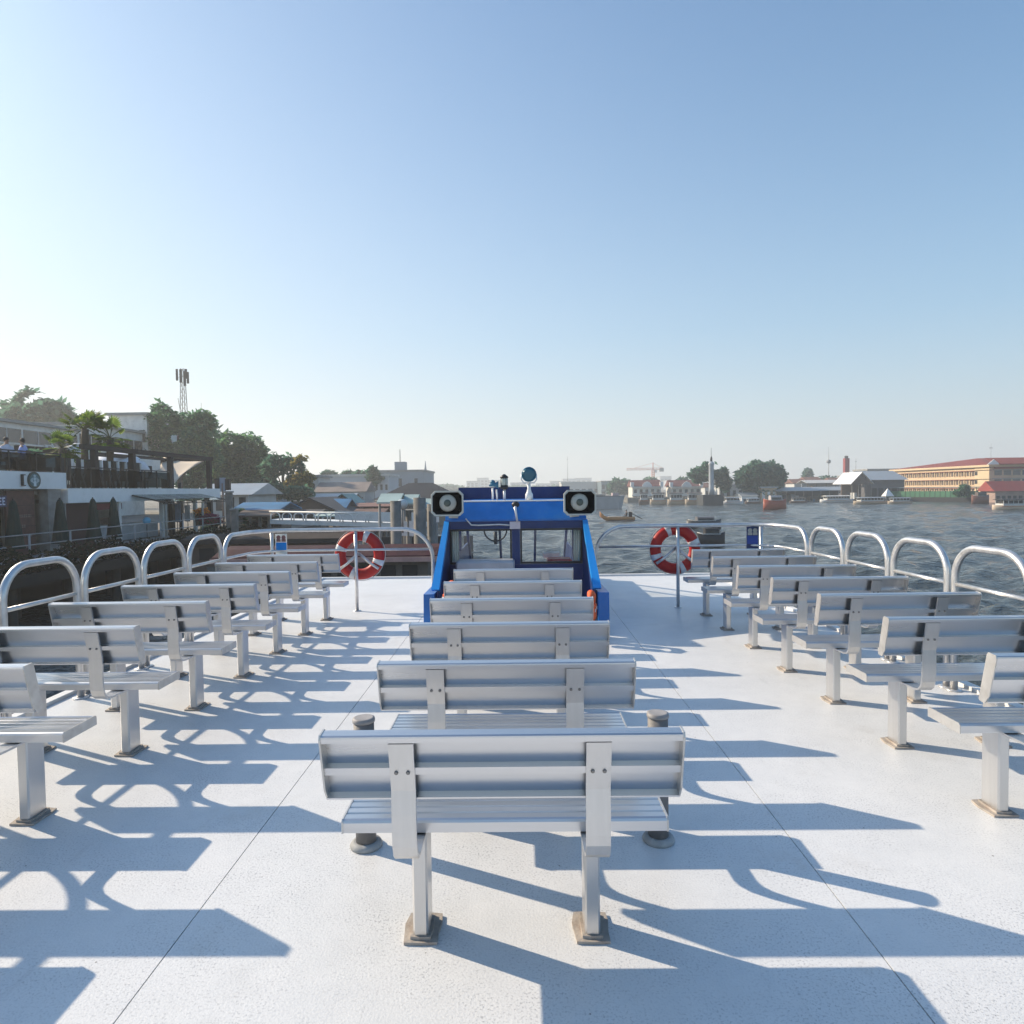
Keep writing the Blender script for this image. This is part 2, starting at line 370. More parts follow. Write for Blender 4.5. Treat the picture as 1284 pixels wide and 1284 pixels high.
# ------------------------------------------------------------------ the ferry's upper deck
deck = MB().box((-3.70,-1.6,-0.34),(3.56,12.24,-0.03)).build('deck', M('deck_underside', (0.10,0.10,0.10), 0.8)); deck['kind'] = 'structure'
for x0, x1 in ((-3.72,-1.2935),(-1.2885,1.2505),(1.2555,3.58)):
    mb = MB().box((x0,-1.7,-0.029),(x1,12.26,0.0)); mb.build('deck_plate', DECK, deck)
lip = MB().box((-3.80,12.262,-0.16),(3.66,12.33,0.035)).box((-3.80,-1.7,-0.16),(-3.722,12.26,0.03)).box((3.582,-1.7,-0.16),(3.66,12.26,0.03))
lip.build('deck_edging', WHITE, deck)
hull = MB(); hull.loft([[(-3.68,-12,z),(3.54,-12,z),(3.54*k+0.0,9.5,z),(1.2*k,12.9*k2,z),(-1.3*k,12.9*k2,z),(-3.68*k,9.5,z)] for z,k,k2 in ((-3.4,0.9,0.93),(-0.35,1,1))])
hull.build('hull', M('hull_white', (0.7,0.7,0.7), 0.4), deck)

# ------------------------------------------------------------------ benches
ROW, Y0 = 0.85368, {'C': 2.043, 'L': 2.058, 'R': 2.070}
CX = {'C': -0.065, 'L': -2.819, 'R': 2.690}; HW = {'C': 0.581, 'L': 0.566, 'R': 0.563}
LEGX = {'C': 0.3155, 'L': 0.304, 'R': 0.304}
def seat_profile():
    y0, y1, zt, zb = 0.240, 0.4875, 0.486, 0.439
    p = [(y0, zb), (y0, zt-0.012), (y0+0.004, zt-0.004), (y0+0.012, zt)]
    n = 5; w = (y1-y0-0.024)/n
    for k in range(n):
        a = y0+0.012+k*w
        p += [(a+w*0.70, zt), (a+w*0.76, zt-0.005), (a+w*0.94, zt-0.005)]
        if k < n-1: p += [(a+w, zt)]
    p += [(y1-0.010, zt), (y1-0.003, zt-0.004), (y1, zt-0.012), (y1, zb)]
    return p
TH = R(13)
def bk(w, u):
    """backrest frame: u down from the top edge, w forward from the rear edge -> (y, z)"""
    return (w*math.cos(TH)*1.0 + u*math.sin(TH)*1.0, 0.878 - u*math.cos(TH) + w*math.sin(TH)*0.25)
def back_profile():
    # channel section open to the rear: top flange with rounded lip, plate, middle rib, bottom flange
    pts = [(0.0,0.010),(0.002,0.004),(0.008,0.0),(0.046,-0.002),(0.056,0.004),(0.058,0.014),(0.058,0.228),(0.052,0.236),(0.004,0.236),(0.004,0.230),
           (0.046,0.230),(0.046,0.146),(0.008,0.146),(0.008,0.120),(0.046,0.120),(0.046,0.008),(0.014,0.010),(0.010,0.026),(0.0,0.026)]
    return [bk(w,u) for w,u in pts]
def bracket_path():
    p = [bk(0.010,0.0268)]
    a = bk(0.010,0.20); p.append((a[0], a[1]))
    p += [(0.052,0.60),(0.054,0.53),(0.058,0.495),(0.070,0.462),(0.092,0.443),(0.125,0.436),(0.20,0.434),(0.43,0.434)]
    return p
def make_bench_meshes(hw, lx):
    d = {}
    d['seat'] = MB().extx(seat_profile(), -hw+0.006, hw-0.006).mesh('seat', ALU)
    d['backrest'] = MB().extx(back_profile(), -hw+0.006, hw-0.006).mesh('backrest', ALU)
    for s_ in (-1, 1):
        x0, x1 = (hw-0.006, hw) if s_ > 0 else (-hw, -hw+0.006)
        d['seat_cap', s_] = MB().extx([(0.238,0.437),(0.238,0.478),(0.246,0.488),(0.481,0.488),(0.4895,0.478),(0.4895,0.437)], x0, x1).mesh('end_cap', CAP)
        d['back_cap', s_] = MB().extx([bk(*q) for q in ((-0.003,0.012),(0.006,-0.003),(0.054,-0.004),(0.061,0.008),(0.061,0.232),(0.054,0.241),(0.020,0.244),(0.0,0.20))], x0, x1).mesh('end_cap', CAP)
    pth = bracket_path(); up = []; lo = []
    for i, (y, z) in enumerate(pth):
        a = pth[max(0,i-1)]; b = pth[min(len(pth)-1,i+1)]; t = Vector((b[0]-a[0], b[1]-a[1])).normalized(); n = Vector((t.y, -t.x))
        lo.append((y+n.x*-0.0, z+n.y*-0.0)); up.append((y-n.x*-0.011, z-n.y*-0.011))
    # flat bar, 80 mm wide, bent under the seat
    mb = MB(); rings = []
    for (a, b) in zip(lo, up): rings.append([(-0.04,a[0],a[1]),(0.04,a[0],a[1]),(0.04,b[0],b[1]),(-0.04,b[0],b[1])])
    mb.loft(rings); d['bracket'] = mb.mesh('bracket', ALU_V)
    mb = MB(); mb.bbox((-0.0278,0.300,0.006),(0.0278,0.424,0.4285), 0.007); d['leg'] = mb.mesh('leg', ALU_V)
    d['bolt'] = MB().lathe([(0.0048,-0.004),(0.0048,-0.001),(0.0068,0.0),(0.0068,0.002)], (0,0,0), 'y', 10).mesh('bolt', BOLT)
    mb = MB(); r_ = random.Random(5)
    for rad, h0, h1 in ((1.0,0.0,0.010),):
        ring0 = []; 
        outline = [(-0.068,0.268),(0.0,0.262),(0.066,0.266),(0.074,0.33),(0.070,0.40),(0.066,0.458),(0.0,0.465),(-0.066,0.456),(-0.072,0.39),(-0.070,0.33)]
        outline = [(x*0.9, 0.362+(y-0.362)*0.9) for x, y in outline]; o2 = [(x+r_.uniform(-.006,.006), y+r_.uniform(-.006,.006)) for x, y in outline]
        mb.extz(o2, 0.0005, 0.011)
        mb.extz([(x*0.62, 0.362+(y-0.362)*0.78) for x, y in outline], 0.011, 0.022)
    d['base_plate'] = mb.mesh('base_plate', RUST)
    return d
BENCH_MESH = {}
for c in ('C','L'): BENCH_MESH[c] = make_bench_meshes(HW[c], LEGX[c])
BENCH_MESH['R'] = BENCH_MESH['L']
def make_bench(c, row, label, group):
    d = BENCH_MESH[c]; lx = LEGX[c]
    t = thing('bench', label, 'bench', (CX[c]+random.uniform(-.004,.004), Y0[c]+row*ROW+random.uniform(-.004,.004), 0), group, R(random.uniform(-.25,.25)))
    s = inst('seat', d['seat'], t); b = inst('backrest', d['backrest'], t)
    for k in (-1, 1):
        inst('end_cap', d['seat_cap', k], s); inst('end_cap', d['back_cap', k], b)
        br = inst('bracket', d['bracket'], t, (k*lx + (-0.006 if c == 'C' else 0), 0, 0))
        y, z = bk(-0.001, 0.133)
        for q in (-0.019, 0.019): inst('bolt', d['bolt'], br, (q, y-0.003, z))
        inst('leg', d['leg'], t, (k*lx, 0, 0)); inst('base_plate', d['base_plate'], t, (k*lx, 0, 0))
    return t
ORD = ['first','second','third','fourth','fifth','sixth','seventh','eighth']
G = {'C':'aluminium benches in the middle row','L':'aluminium benches along the left rail','R':'aluminium benches along the right rail'}
for i in range(6):
    lab = ('large aluminium bench in the foreground, nearest in the middle row, beside two dark bollards' if i == 0 else
           'farthest aluminium bench of the middle row, just before the blue cabin windows' if i == 5 else
           f'silver aluminium bench, {ORD[i]} from the camera in the middle row')
    make_bench('C', i, lab, G['C'])
for i in range(0, 8):
    lab = ('silver aluminium bench cut off by the left picture edge in the lower corner' if i == 1 else
           'aluminium bench just outside the left edge whose seat shadow falls in the corner' if i == 0 else
           'farthest aluminium bench of the left row, beside the left lifebuoy' if i == 7 else
           f'sunlit aluminium bench in the left row, {ORD[i-1]} in view from the camera')
    make_bench('L', i, lab, G['L'])
for i in range(1, 8):
    lab = ('white-lit aluminium bench cut off by the right picture edge, nearest of the right row' if i == 1 else
           'farthest aluminium bench of the right row, overlapping the right lifebuoy' if i == 7 else
           f'aluminium bench with blue-reflecting seat in the right row, {ORD[i-1]} from the camera')
    make_bench('R', i, lab, G['R'])

# ------------------------------------------------------------------ bollards
def bollard(x, y, label):
    t = thing('bollard', label, 'bollard', (x, y, 0), 'dark bollards beside the first bench')
    MB().cyl((0,0,0.02), 0.047, 0.565, 20).build('post', BOLLARD, t)
    MB().lathe([(0.044,0.585),(0.051,0.587),(0.052,0.594),(0.050,0.605),(0.041,0.608)], n=20).build('top_cap', BOLLARD_TOP, t)
    MB().lathe([(0.072,0.0),(0.075,0.010),(0.068,0.022),(0.055,0.028)], n=22).build('base_flange', M('flange_paint', (0.34,0.35,0.35), 0.7, 0, 0.25, 20, 0.2, 50), t)
    return t
bollard(-0.735, 2.99, 'dark grey bollard left of the nearest bench, with pale base ring')
bollard(0.632, 3.02, 'dark grey bollard right of the nearest bench, standing in its shadow')

# ------------------------------------------------------------------ side hoops
def arc(c, r, a0, a1, n, f): return [f(c[0]+r*math.cos(a0+(a1-a0)*k/n), c[1]+r*math.sin(a0+(a1-a0)*k/n)) for k in range(n+1)]
def hoop_meshes():
    w, h, r = 0.765, 1.158, 0.25
    f = lambda a, z: (0, a, z)
    pts = [(0,0,0.0),(0,0.0,0.4)] + [(0,0,h-r-0.12)] + arc((r,h-r), r, math.pi, math.pi/2, 8, f) + arc((w-r,h-r), r, math.pi/2, 0, 8, f) + [(0,w,h-r-0.12),(0,w,0.4),(0,w,0)]
    return {'hoop': MB().tube(pts, 0.0275, 14).mesh('hoop', STEEL),
            'crossbar': MB().tube([(0,0.02,0.855),(0,w-0.02,0.855)], 0.0165, 10).mesh('crossbar', STEEL),
            'foot': MB().lathe([(0.06,0.0005),(0.06,0.008),(0.034,0.012)], n=16).mesh('foot_flange', STEEL), 'w': w}
HM = hoop_meshes()
def hoop(x, y, label, group):
    t = thing('rail_hoop', label, 'railing', (x, y+0.028, 0), group)
    inst('hoop', HM['hoop'], t); inst('crossbar', HM['crossbar'], t)
    for a in (0, HM['w']): inst('foot_flange', HM['foot'], t, (0, a, 0))
labsL = {0:'grey tubular rail hoop out of view beyond the left edge', 1:'grey tubular rail hoop out of view just behind the left edge',
         2:'grey tubular rail hoop at the left edge of the deck, hidden but casting shadow', 3:'large rail hoop at the far left picture edge above the second left bench',
         4:'rail hoop behind the third bench of the left row, second hoop from the left edge', 5:'third rail hoop from the left edge, behind the fourth left bench',
         6:'smallest rail hoop on the left, next to the long front railing'}
for k in range(7): hoop(-3.6, 4.45+(k-3)*0.856, labsL[k], 'tubular hoops along the left deck edge')
labsR = {0:'white rail hoop at the right picture edge, nearest the camera', 1:'second white rail hoop from the right edge, above the river',
         2:'third white rail hoop from the right edge', 3:'smallest white rail hoop on the right, next to the long front railing'}
for k in range(4): hoop(3.46, 4.43+k*0.856, labsR[k], 'tubular hoops along the right deck edge')

# ------------------------------------------------------------------ front railings
def front_rail(s, xs, xi, posts, label):
    t = thing('front_railing', label, 'railing', (xs, 8.97, 0))
    h = 1.13; r = 0.25; y0 = 7.90 - 8.97; sg = 1 if xi > xs else -1
    L_ = abs(xi-xs)
    pts = [(0,y0,0),(0,y0,0.5),(0,y0,h-r-0.1)] + [(0, y0+r-r*math.cos(a), h-r+r*math.sin(a)) for a in [k*math.pi/16 for k in range(9)]]
    rc = 0.45
    pts += [(sg*(rc-rc*math.cos(a)), -rc+rc*math.sin(a), h) for a in [k*math.pi/16 for k in range(9)]]
    pts += [(sg*x, 0, h) for x in np.linspace(rc+0.2, L_-0.45, 6)]
    r2 = 0.42
    pts += [(sg*(L_-r2+r2*math.sin(a)), 0, h-r2+r2*math.cos(a)) for a in [k*math.pi/16 for k in range(9)]] + [(sg*L_,0,0.5),(sg*L_,0,0)]
    MB().tube(pts, 0.027, 14).build('top_rail', STEEL, t)
    lo = [(0,y0+0.02,0.855)] + [(sg*(rc-rc*math.cos(a)), -rc+rc*math.sin(a), 0.85) for a in [k*math.pi/16 for k in range(9)]] + [(sg*(L_-0.02),0,0.85)]
    MB().tube(lo, 0.0165, 10).build('lower_rail', STEEL, t)
    for p in posts:
        MB().tube([(p-xs,0,0),(p-xs,0,1.115)], 0.023, 12).build('post', STEEL, t)
        MB().lathe([(0.055,0.0005),(0.055,0.008),(0.03,0.012)], (p-xs,0,0), n=14).build('foot_flange', STEEL, t)
    return t
front_rail(-1, -3.6, -1.20, [-2.262], 'long grey tubular railing across the bow on the left, carrying a lifebuoy')
front_rail(1, 3.46, 1.03, [2.165, 3.30], 'long grey tubular railing across the bow on the right, carrying a lifebuoy')
ex = [o for o in COL.objects if o.name == 'front_railing'][0]
MB().tube([(0.20,-0.06,0.60),(0.20,-0.06,1.11)], 0.022, 10).build('post', STEEL, ex)

# lifebuoys
def lifebuoy(x, z, tilt, label):
    t = thing('lifebuoy', label, 'lifebuoy', (x, 9.075, z), 'red lifebuoys hung on the front railings')
    Rm, rm = 0.272, 0.076; nseg = 56; nr = 12
    def rings(a0, a1, n, k=1.0):
        out = []
        for i in range(n+1):
            a = a0+(a1-a0)*i/n; c = Vector((math.cos(a),0,math.sin(a)))
            out.append([c*(Rm+rm*k*math.cos(b)) + Vector((0, rm*0.72*k*math.sin(b), 0)) for b in [2*math.pi*j/nr for j in range(nr)]])
        return out
    MB().loft(rings(0, 2*math.pi, nseg), 0, False, True).build('ring', RED, t)
    for q in range(4):
        a = tilt + q*math.pi/2
        MB().loft(rings(a-0.12, a+0.12, 5, 1.045), 0, True, True).build('band', BAND, t)
    mb = MB()
    for q in range(4):
        a0 = tilt+q*math.pi/2; a1 = a0+math.pi/2
        pts = [Vector((math.cos(a),0,math.sin(a)))*(Rm+rm*1.05+0.012*math.sin((a-a0)/(a1-a0)*math.pi)) for a in np.linspace(a0, a1, 9)]
        mb.tube(pts, 0.005, 6)
    mb.build('grab_line', M('white_rope', (0.6,0.6,0.58), 0.8), t)
    h = MB()
    for a in (R(-35), R(215)):
        p = Vector((math.cos(a),0,math.sin(a)))
        h.tube([Vector((0.0,-0.062,0.03)), p*0.20+Vector((0,-0.068,0)), p*0.33+Vector((0,-0.062,0))], 0.020, 8)
    h.build('hanger_strap', STEEL, t)
lifebuoy(-2.235, 0.768, R(70), 'red lifebuoy with white bands hung on the left front railing')
lifebuoy(2.150, 0.795, R(20), 'red lifebuoy with grey bands hung on the right front railing, in shade')

# signs on the railing
def translucent_mat(name, col):
    m = bpy.data.materials.new(name); m.use_nodes = True; N = m.node_tree.nodes; L = m.node_tree.links
    b = N['Principled BSDF']; b.inputs['Base Color'].default_value = (*col,1); b.inputs['Roughness'].default_value = 0.35
    tr = N.new('ShaderNodeBsdfTranslucent'); tr.inputs[0].default_value = (*col,1)
    mx = N.new('ShaderNodeMixShader'); mx.inputs[0].default_value = 0.55
    L.new(b.outputs[0], mx.inputs[1]); L.new(tr.outputs[0], mx.inputs[2]); L.new(mx.outputs[0], N['Material Output'].inputs[0]); return m
def rail_sign(x0, x1, z0, z1, y, cols, label):
    t = thing('rail_sign', label, 'sign', ((x0+x1)/2, y, z0)); w = (x1-x0)/2; h = z1-z0
    mb = MB().box((-w,0,0),(w,0.004,h)); mb.build('sign_plate', cols[0], t)
    MB().box((-w+.008,-0.004,h*0.28),(w-.008,-0.001,h*0.62)).build('colour_panel', cols[1], t)
    MB().box((-w+.008,-0.004,0.012),(w-.008,-0.001,h*0.10)).build('lower_panel', cols[2], t)
    pic = MB()
    for k, (cx_, cz_, r_) in enumerate(((-0.035,0.84,0.030),(0.035,0.84,0.030))):
        pic.lathe([(r_,-0.004),(r_,-0.001)], (cx_,0,h*cz_), 'y', 12)
        pic.box((cx_-0.03,-0.004,h*0.65),(cx_+0.03,-0.001,h*0.76))
    pic.build('pictogram', cols[3], t)
wtr = translucent_mat('sign_white', (0.78,0.80,0.80)); btr = translucent_mat('sign_sky_blue', (0.01,0.42,0.90)); ptr = translucent_mat('sign_print', (0.45,0.25,0.25))
rail_sign(-3.36, -3.20, 0.775, 1.085, 8.93, (wtr, btr, wtr, ptr), 'small sky blue and white notice on the left front railing')
rail_sign(3.09, 3.25, 0.775, 1.105, 8.93, (M('sign_navy', (0.02,0.04,0.14), 0.4), M('sign_blue', (0.02,0.07,0.36), 0.4), M('sign_teal', (0.05,0.22,0.32), 0.4), M('sign_figures', (0.5,0.47,0.42), 0.5)),
          'small navy blue notice with pale figures on the right front railing')

# ------------------------------------------------------------------ wheelhouse
cab = thing('wheelhouse', 'blue low wheelhouse with sloping side wings sunk into the bow deck', 'cabin', (-0.05, 8.4, -0.0612))
cab.scale = (1.037, 1, 1.037); hw = 0.875
mb = MB()
# roof sheet with sloping rear visor
mb.extx([(-0.01,1.262),(-0.01,1.285),(0.20,1.495),(2.55,1.525),(2.55,1.49),(0.22,1.462),(0.02,1.262)], -hw, hw)
mb.build('roof', BLUE, cab)
MB().box((-hw+.03,0.215,1.4985),(hw-.03,0.55,1.512)).build('sunlit_roof_strip', WHITE, cab)  # white sheet added for the pale sunlit line along the roof top
MB().box((-hw+.02,0.0,1.168),(hw-.02,0.06,1.260)).build('lintel', NAVY, cab)
p = MB().box((-0.86,1.72,1.512),(0.80,1.78,1.690)).box((-0.86,1.0,1.509),(-0.82,1.718,1.63)).box((0.76,1.0,1.509),(0.80,1.718,1.63)); p.build('roof_parapet', NAVY, cab)
MB().box((-0.05,0.005,0.725),(0.05,0.055,1.166)).build('centre_post', NAVY, cab)
for s_ in (-1, 1):
    MB().box((s_*hw,0.0,0.725),(s_*(hw-0.05),0.055,1.166)).build('rear_post', NAVY, cab)
    # window frames and panes of the rear opening
    a, b = sorted((s_*0.052, s_*(hw-0.052)))
    fr = MB()
    fr.box((a,0.012,0.727),(b,0.045,0.752)); fr.box((a,0.012,1.142),(b,0.045,1.165)); fr.box((a,0.012,0.753),(a+0.022,0.045,1.141)); fr.box((b-0.022,0.012,0.753),(b,0.045,1.141))
    fo = fr.build('window_frame', DARK, cab)
    MB().box((a+0.022,0.026,0.753),(b-0.022,0.030,1.141)).build('pane', GLASS, fo)
    # sloping wing gusset: sloped rear edge bar + side plate
    x0 = s_*(hw+0.012); x1 = s_*0.935
    e0 = Vector((x0, 0.0, 1.274)); e1 = Vector((x1, -1.0, 0.566))
    w = MB(); dn = Vector((0,0.09,-0.03)); d0 = Vector((-s_*0.060,0,0)); d1 = Vector((-s_*0.088,0,0))
    w.loft([[e0, e0+d0, e0+d0+dn, e0+dn], [e1, e1+d1, e1+d1+dn, e1+dn]]); w.build('wing_edge', BLUE_L, cab)
    g = MB(); q0 = e0+d0*0.6+dn; q1 = e1+d1*0.6+dn
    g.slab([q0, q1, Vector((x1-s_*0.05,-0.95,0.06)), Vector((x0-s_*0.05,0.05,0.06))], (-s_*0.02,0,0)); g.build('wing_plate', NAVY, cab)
    # low coaming outside the wing
    c = MB().slab([(s_*1.0125,-1.07,0.061),(s_*1.0125,-1.04,0.52),(s_*1.0125,3.75,0.45),(s_*1.0125,3.82,0.061)], (-s_*0.115,0,0)); c.build('coaming', BLUE, cab)
    # pale curtain drawn aside at the window
    cu = MB(); n_ = 9
    cu.loft([[(s_*(0.815-0.012*k), 0.10+0.018*(k%2), z) for k in range(n_)]+[(s_*(0.815-0.012*k), 0.114+0.018*(k%2), z) for k in reversed(range(n_))] for z in (0.75,1.15)], 0, True, False); cu.build('curtain', M('curtain_pale', (0.55,0.62,0.58), 0.8), cab)
    # cabin side wall with windows
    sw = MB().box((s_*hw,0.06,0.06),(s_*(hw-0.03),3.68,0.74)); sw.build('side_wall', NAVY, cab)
    for y in (0.95, 1.8): MB().box((s_*hw,y,0.742),(s_*(hw-0.04),y+0.06,1.465)).build('side_post', NAVY, cab)
    MB().box((s_*(hw-0.012),0.06,0.742),(s_*(hw-0.018),2.54,1.455)).build('side_pane', GLASS, cab)
# sloping windscreen
def ws(x, t): return Vector((x, 2.40+t*1.35, 1.47-t*1.17))
for x in (-hw+0.02,-0.31,0.29,hw-0.06):
    MB().slab([ws(x,0),ws(x+0.04,0),ws(x+0.04,1),ws(x,1)], (0,0.03,0.045)).build('windscreen_bar', NAVY, cab)
MB().slab([ws(-hw+.02,0.012),ws(hw-.02,0.012),ws(hw-.02,0.99),ws(-hw+.02,0.99)], (0,0.003,0.005)).build('windscreen', GLASS, cab)
MB().box((-hw+.03,3.70,0.06),(hw-.03,3.78,0.295)).build('front_wall', BLUE, cab)
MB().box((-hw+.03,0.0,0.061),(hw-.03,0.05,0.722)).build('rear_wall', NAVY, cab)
# console, shelf and red box inside
MB().bbox((-0.72,-0.36,0.061),(-0.02,-0.02,0.80), 0.02).build('console', ALUG, cab)
MB().bbox((0.40,0.30,0.07),(0.72,0.60,0.75), 0.02).build('locker', M('red_locker', (0.42,0.03,0.04), 0.5), cab)
MB().bbox((0.36,0.9,0.70),(0.60,1.05,0.78), 0.01).build('shelf_box', WHITE, cab)
wh = MB().tube([(-0.36,3.0,0.74),(-0.36,2.95,0.95)], 0.03, 8)
wh.tube([Vector((-0.36,2.93,0.98))+Vector((0.19*math.cos(a),-0.04*math.sin(a),0.19*math.sin(a))) for a in np.linspace(0,2*math.pi,25)[:-1]], 0.014, 6, closed=True); wh.build('steering_wheel', DARK, cab)
# cable and junction box on the lintel
MB().tube([(-0.62,-0.03,1.30),(-0.55,-0.03,1.22),(-0.46,-0.025,1.215),(-0.2,-0.022,1.222),(-0.05,-0.022,1.21)], 0.009, 7).build('cable', BAND, cab)
jb = MB().box((-0.075,-0.035,1.165),(0.055,-0.003,1.255)); jb.build('junction_box', M('pale_box', (0.60,0.55,0.60), 0.5), cab)
MB().tube([(0.0,0.06,1.44),(-0.005,-0.02,1.42),(0.005,-0.05,1.36),(0.02,-0.04,1.25)], [0.02,0.02,0.013,0.013], 8).build('conduit', BAND, cab)
MB().ball((0.0,0.06,1.465), 0.05, 12, 8, sq=(1,1,0.8)).build('camera_dome', DARK, cab)

# horn loudspeakers
def horn(x, z, rz, label):
    t = thing('loudspeaker', label, 'loudspeaker', (x, 7.97, z), 'horn loudspeakers on the wheelhouse roof corners', rz)
    def rr(w, h, c, y): return [(-w+c,y,-h),(w-c,y,-h),(w,y,-h+c),(w,y,h-c),(w-c,y,h),(-w+c,y,h),(-w,y,h-c),(-w,y,-h+c)]
    mb = MB()
    mb.loft([rr(0.180,0.135,0.041,0.0), rr(0.195,0.150,0.045,-0.004), rr(0.200,0.155,0.045,0.0), rr(0.200,0.155,0.045,0.02), rr(0.15,0.140,0.03,0.24), rr(0.12,0.12,0.03,0.36), rr(0.02,0.02,0.005,0.37)], 0, False)
    mb.build('horn_body', CREAM, t)
    MB().loft([rr(0.178,0.133,0.040,-0.0015), rr(0.13,0.10,0.03,0.20), rr(0.01,0.01,0.003,0.21)], 0, False).build('horn_throat', DARK, t)
    MB().lathe([(0.012,-0.005),(0.055,0.02),(0.098,0.035),(0.108,0.05),(0.095,0.075),(0.06,0.10),(0.05,0.2)], (0,0,0.005), 'y', 24, caps=True).build('inner_bell', CREAM, t)
    MB().lathe([(0.001,-0.012),(0.030,-0.010),(0.042,0.002),(0.044,0.014)], (0,0,0.005), 'y', 16).build('driver_cap', M('bell_centre', (0.10,0.12,0.10), 0.5), t)
    MB().box((-0.03,0.22,-0.165),(0.03,0.50,-0.10)).box((-0.06,0.44,-0.20),(0.06,0.52,-0.166)).build('bracket', CREAM, t)
    return t
horn(-0.882, 1.492, R(-4), 'cream horn loudspeaker on the left corner of the blue wheelhouse roof')
horn(0.738, 1.482, R(4), 'cream horn loudspeaker on the right corner of the blue wheelhouse roof')
# roof fittings
t = thing('navigation_lantern', 'black and clear navigation lantern on the wheelhouse roof', 'lamp', (-0.205, 9.0, 1.505))
MB().cyl((0,0,0), 0.018, 0.15, 10).build('stem', BAND, t); MB().cyl((0,0,0.15), 0.052, 0.055, 14).build('base', DARK, t)
MB().lathe([(0.045,0.205),(0.052,0.22),(0.052,0.29),(0.045,0.305)], n=14).build('lens', M('clear_lens', (0.45,0.50,0.46), 0.15), t)
MB().lathe([(0.056,0.305),(0.056,0.325),(0.03,0.345),(0.012,0.36)], n=14).build('cap', DARK, t)
for a in range(4): MB().tube([(0.05*math.cos(a*1.57+.5),0.05*math.sin(a*1.57+.5),0.2),(0.05*math.cos(a*1.57+.5),0.05*math.sin(a*1.57+.5),0.31)], 0.005, 5).build('guard_rod', DARK, t)
t = thing('signal_horn', 'small blue signal horn on a white stem beside the lantern', 'horn', (-0.345, 9.0, 1.505))
MB().tube([(-0.02,0,0),(-0.02,0,0.17)], 0.014, 8).tube([(0.04,0,0),(0.035,0,0.15)], 0.012, 8).build('stem', BAND, t)
MB().lathe([(0.02,-0.07),(0.026,-0.02),(0.032,0.02),(0.055,0.06),(0.05,0.06)], (0,0,0.215), 'x', 14).build('trumpet', M('blue_fitting', (0.03,0.14,0.24), 0.4), t)
MB().ball((-0.02,0.02,0.25), 0.035, 10, 6).build('driver', M('blue_fitting', (0.03,0.14,0.24), 0.4), t)
t = thing('searchlight', 'teal blue searchlight on a white stand on the wheelhouse roof', 'lamp', (0.135, 9.0, 1.505))
MB().lathe([(0.055,0.0),(0.052,0.08),(0.034,0.11),(0.024,0.15),(0.022,0.235)], n=14).build('stand', WHITE, t)
MB().tube([(-0.10,0,0.36),(-0.105,0,0.28),(-0.07,0,0.235),(0.07,0,0.235),(0.105,0,0.28),(0.10,0,0.36)], 0.01, 6).build('yoke', BAND, t)
TEAL = M('teal_fitting', (0.03,0.19,0.30), 0.35)
MB().lathe([(0.03,0.15),(0.06,0.13),(0.092,0.06),(0.098,-0.06),(0.104,-0.075),(0.100,-0.085)], (0,0,0.35), 'y', 18).build('lamp_housing', TEAL, t)
MB().lathe([(0.094,-0.087),(0.06,-0.095),(0.01,-0.099)], (0,0,0.35), 'y', 18).build('lens', M('lamp_lens', (0.03,0.13,0.19), 0.2), t)
# life jackets by the wings
def life_jacket(x, y, z, rz, label):
    t = thing('life_jacket', label, 'life jacket', (x, y, z), 'orange life jackets tucked inside the wheelhouse wings', rz)
    for s_ in (-1, 1): MB().bbox((s_*0.015,0,0.0),(s_*0.13,0.075,0.30), 0.025).build('front_panel', ORANGE, t)
    MB().tube([(-0.09,0.04,0.29),(-0.08,0.04,0.37),(0,0.05,0.40),(0.08,0.04,0.37),(0.09,0.04,0.29)], [0.03,0.038,0.042,0.038,0.03], 10).build('collar', ORANGE, t)
    MB().box((-0.132,-0.006,0.11),(0.132,-0.002,0.135)).build('strap', DARK, t)
    MB().box((-0.11,-0.006,0.22),(-0.05,-0.002,0.25)).box((0.05,-0.006,0.22),(0.11,-0.002,0.25)).build('reflector', BAND, t)
life_jacket(0.80, 6.95, 0.13, R(78), 'orange life jacket leaning inside the right wing of the wheelhouse')
life_jacket(-0.80, 7.15, 0.22, R(-50), 'red-orange life jacket just showing inside the left wing of the wheelhouse')
st = thing('locker_box', 'low pale storage box under the right life jacket', 'box', (0.77, 7.06, 0.0))
MB().bbox((-0.16,-0.09,0.0),(0.17,0.20,0.115), 0.01).build('body', WHITE, st); MB().box((-0.17,-0.10,0.116),(0.18,0.21,0.128)).build('lid', ALUG, st)
st = thing('locker_box', 'low storage box under the left life jacket', 'box', (-0.80, 7.2, 0.0))
MB().bbox((-0.14,-0.12,0.0),(0.14,0.16,0.195), 0.01).build('body', WHITE, st); MB().box((-0.15,-0.13,0.196),(0.15,0.17,0.215)).build('lid', ALUG, st)
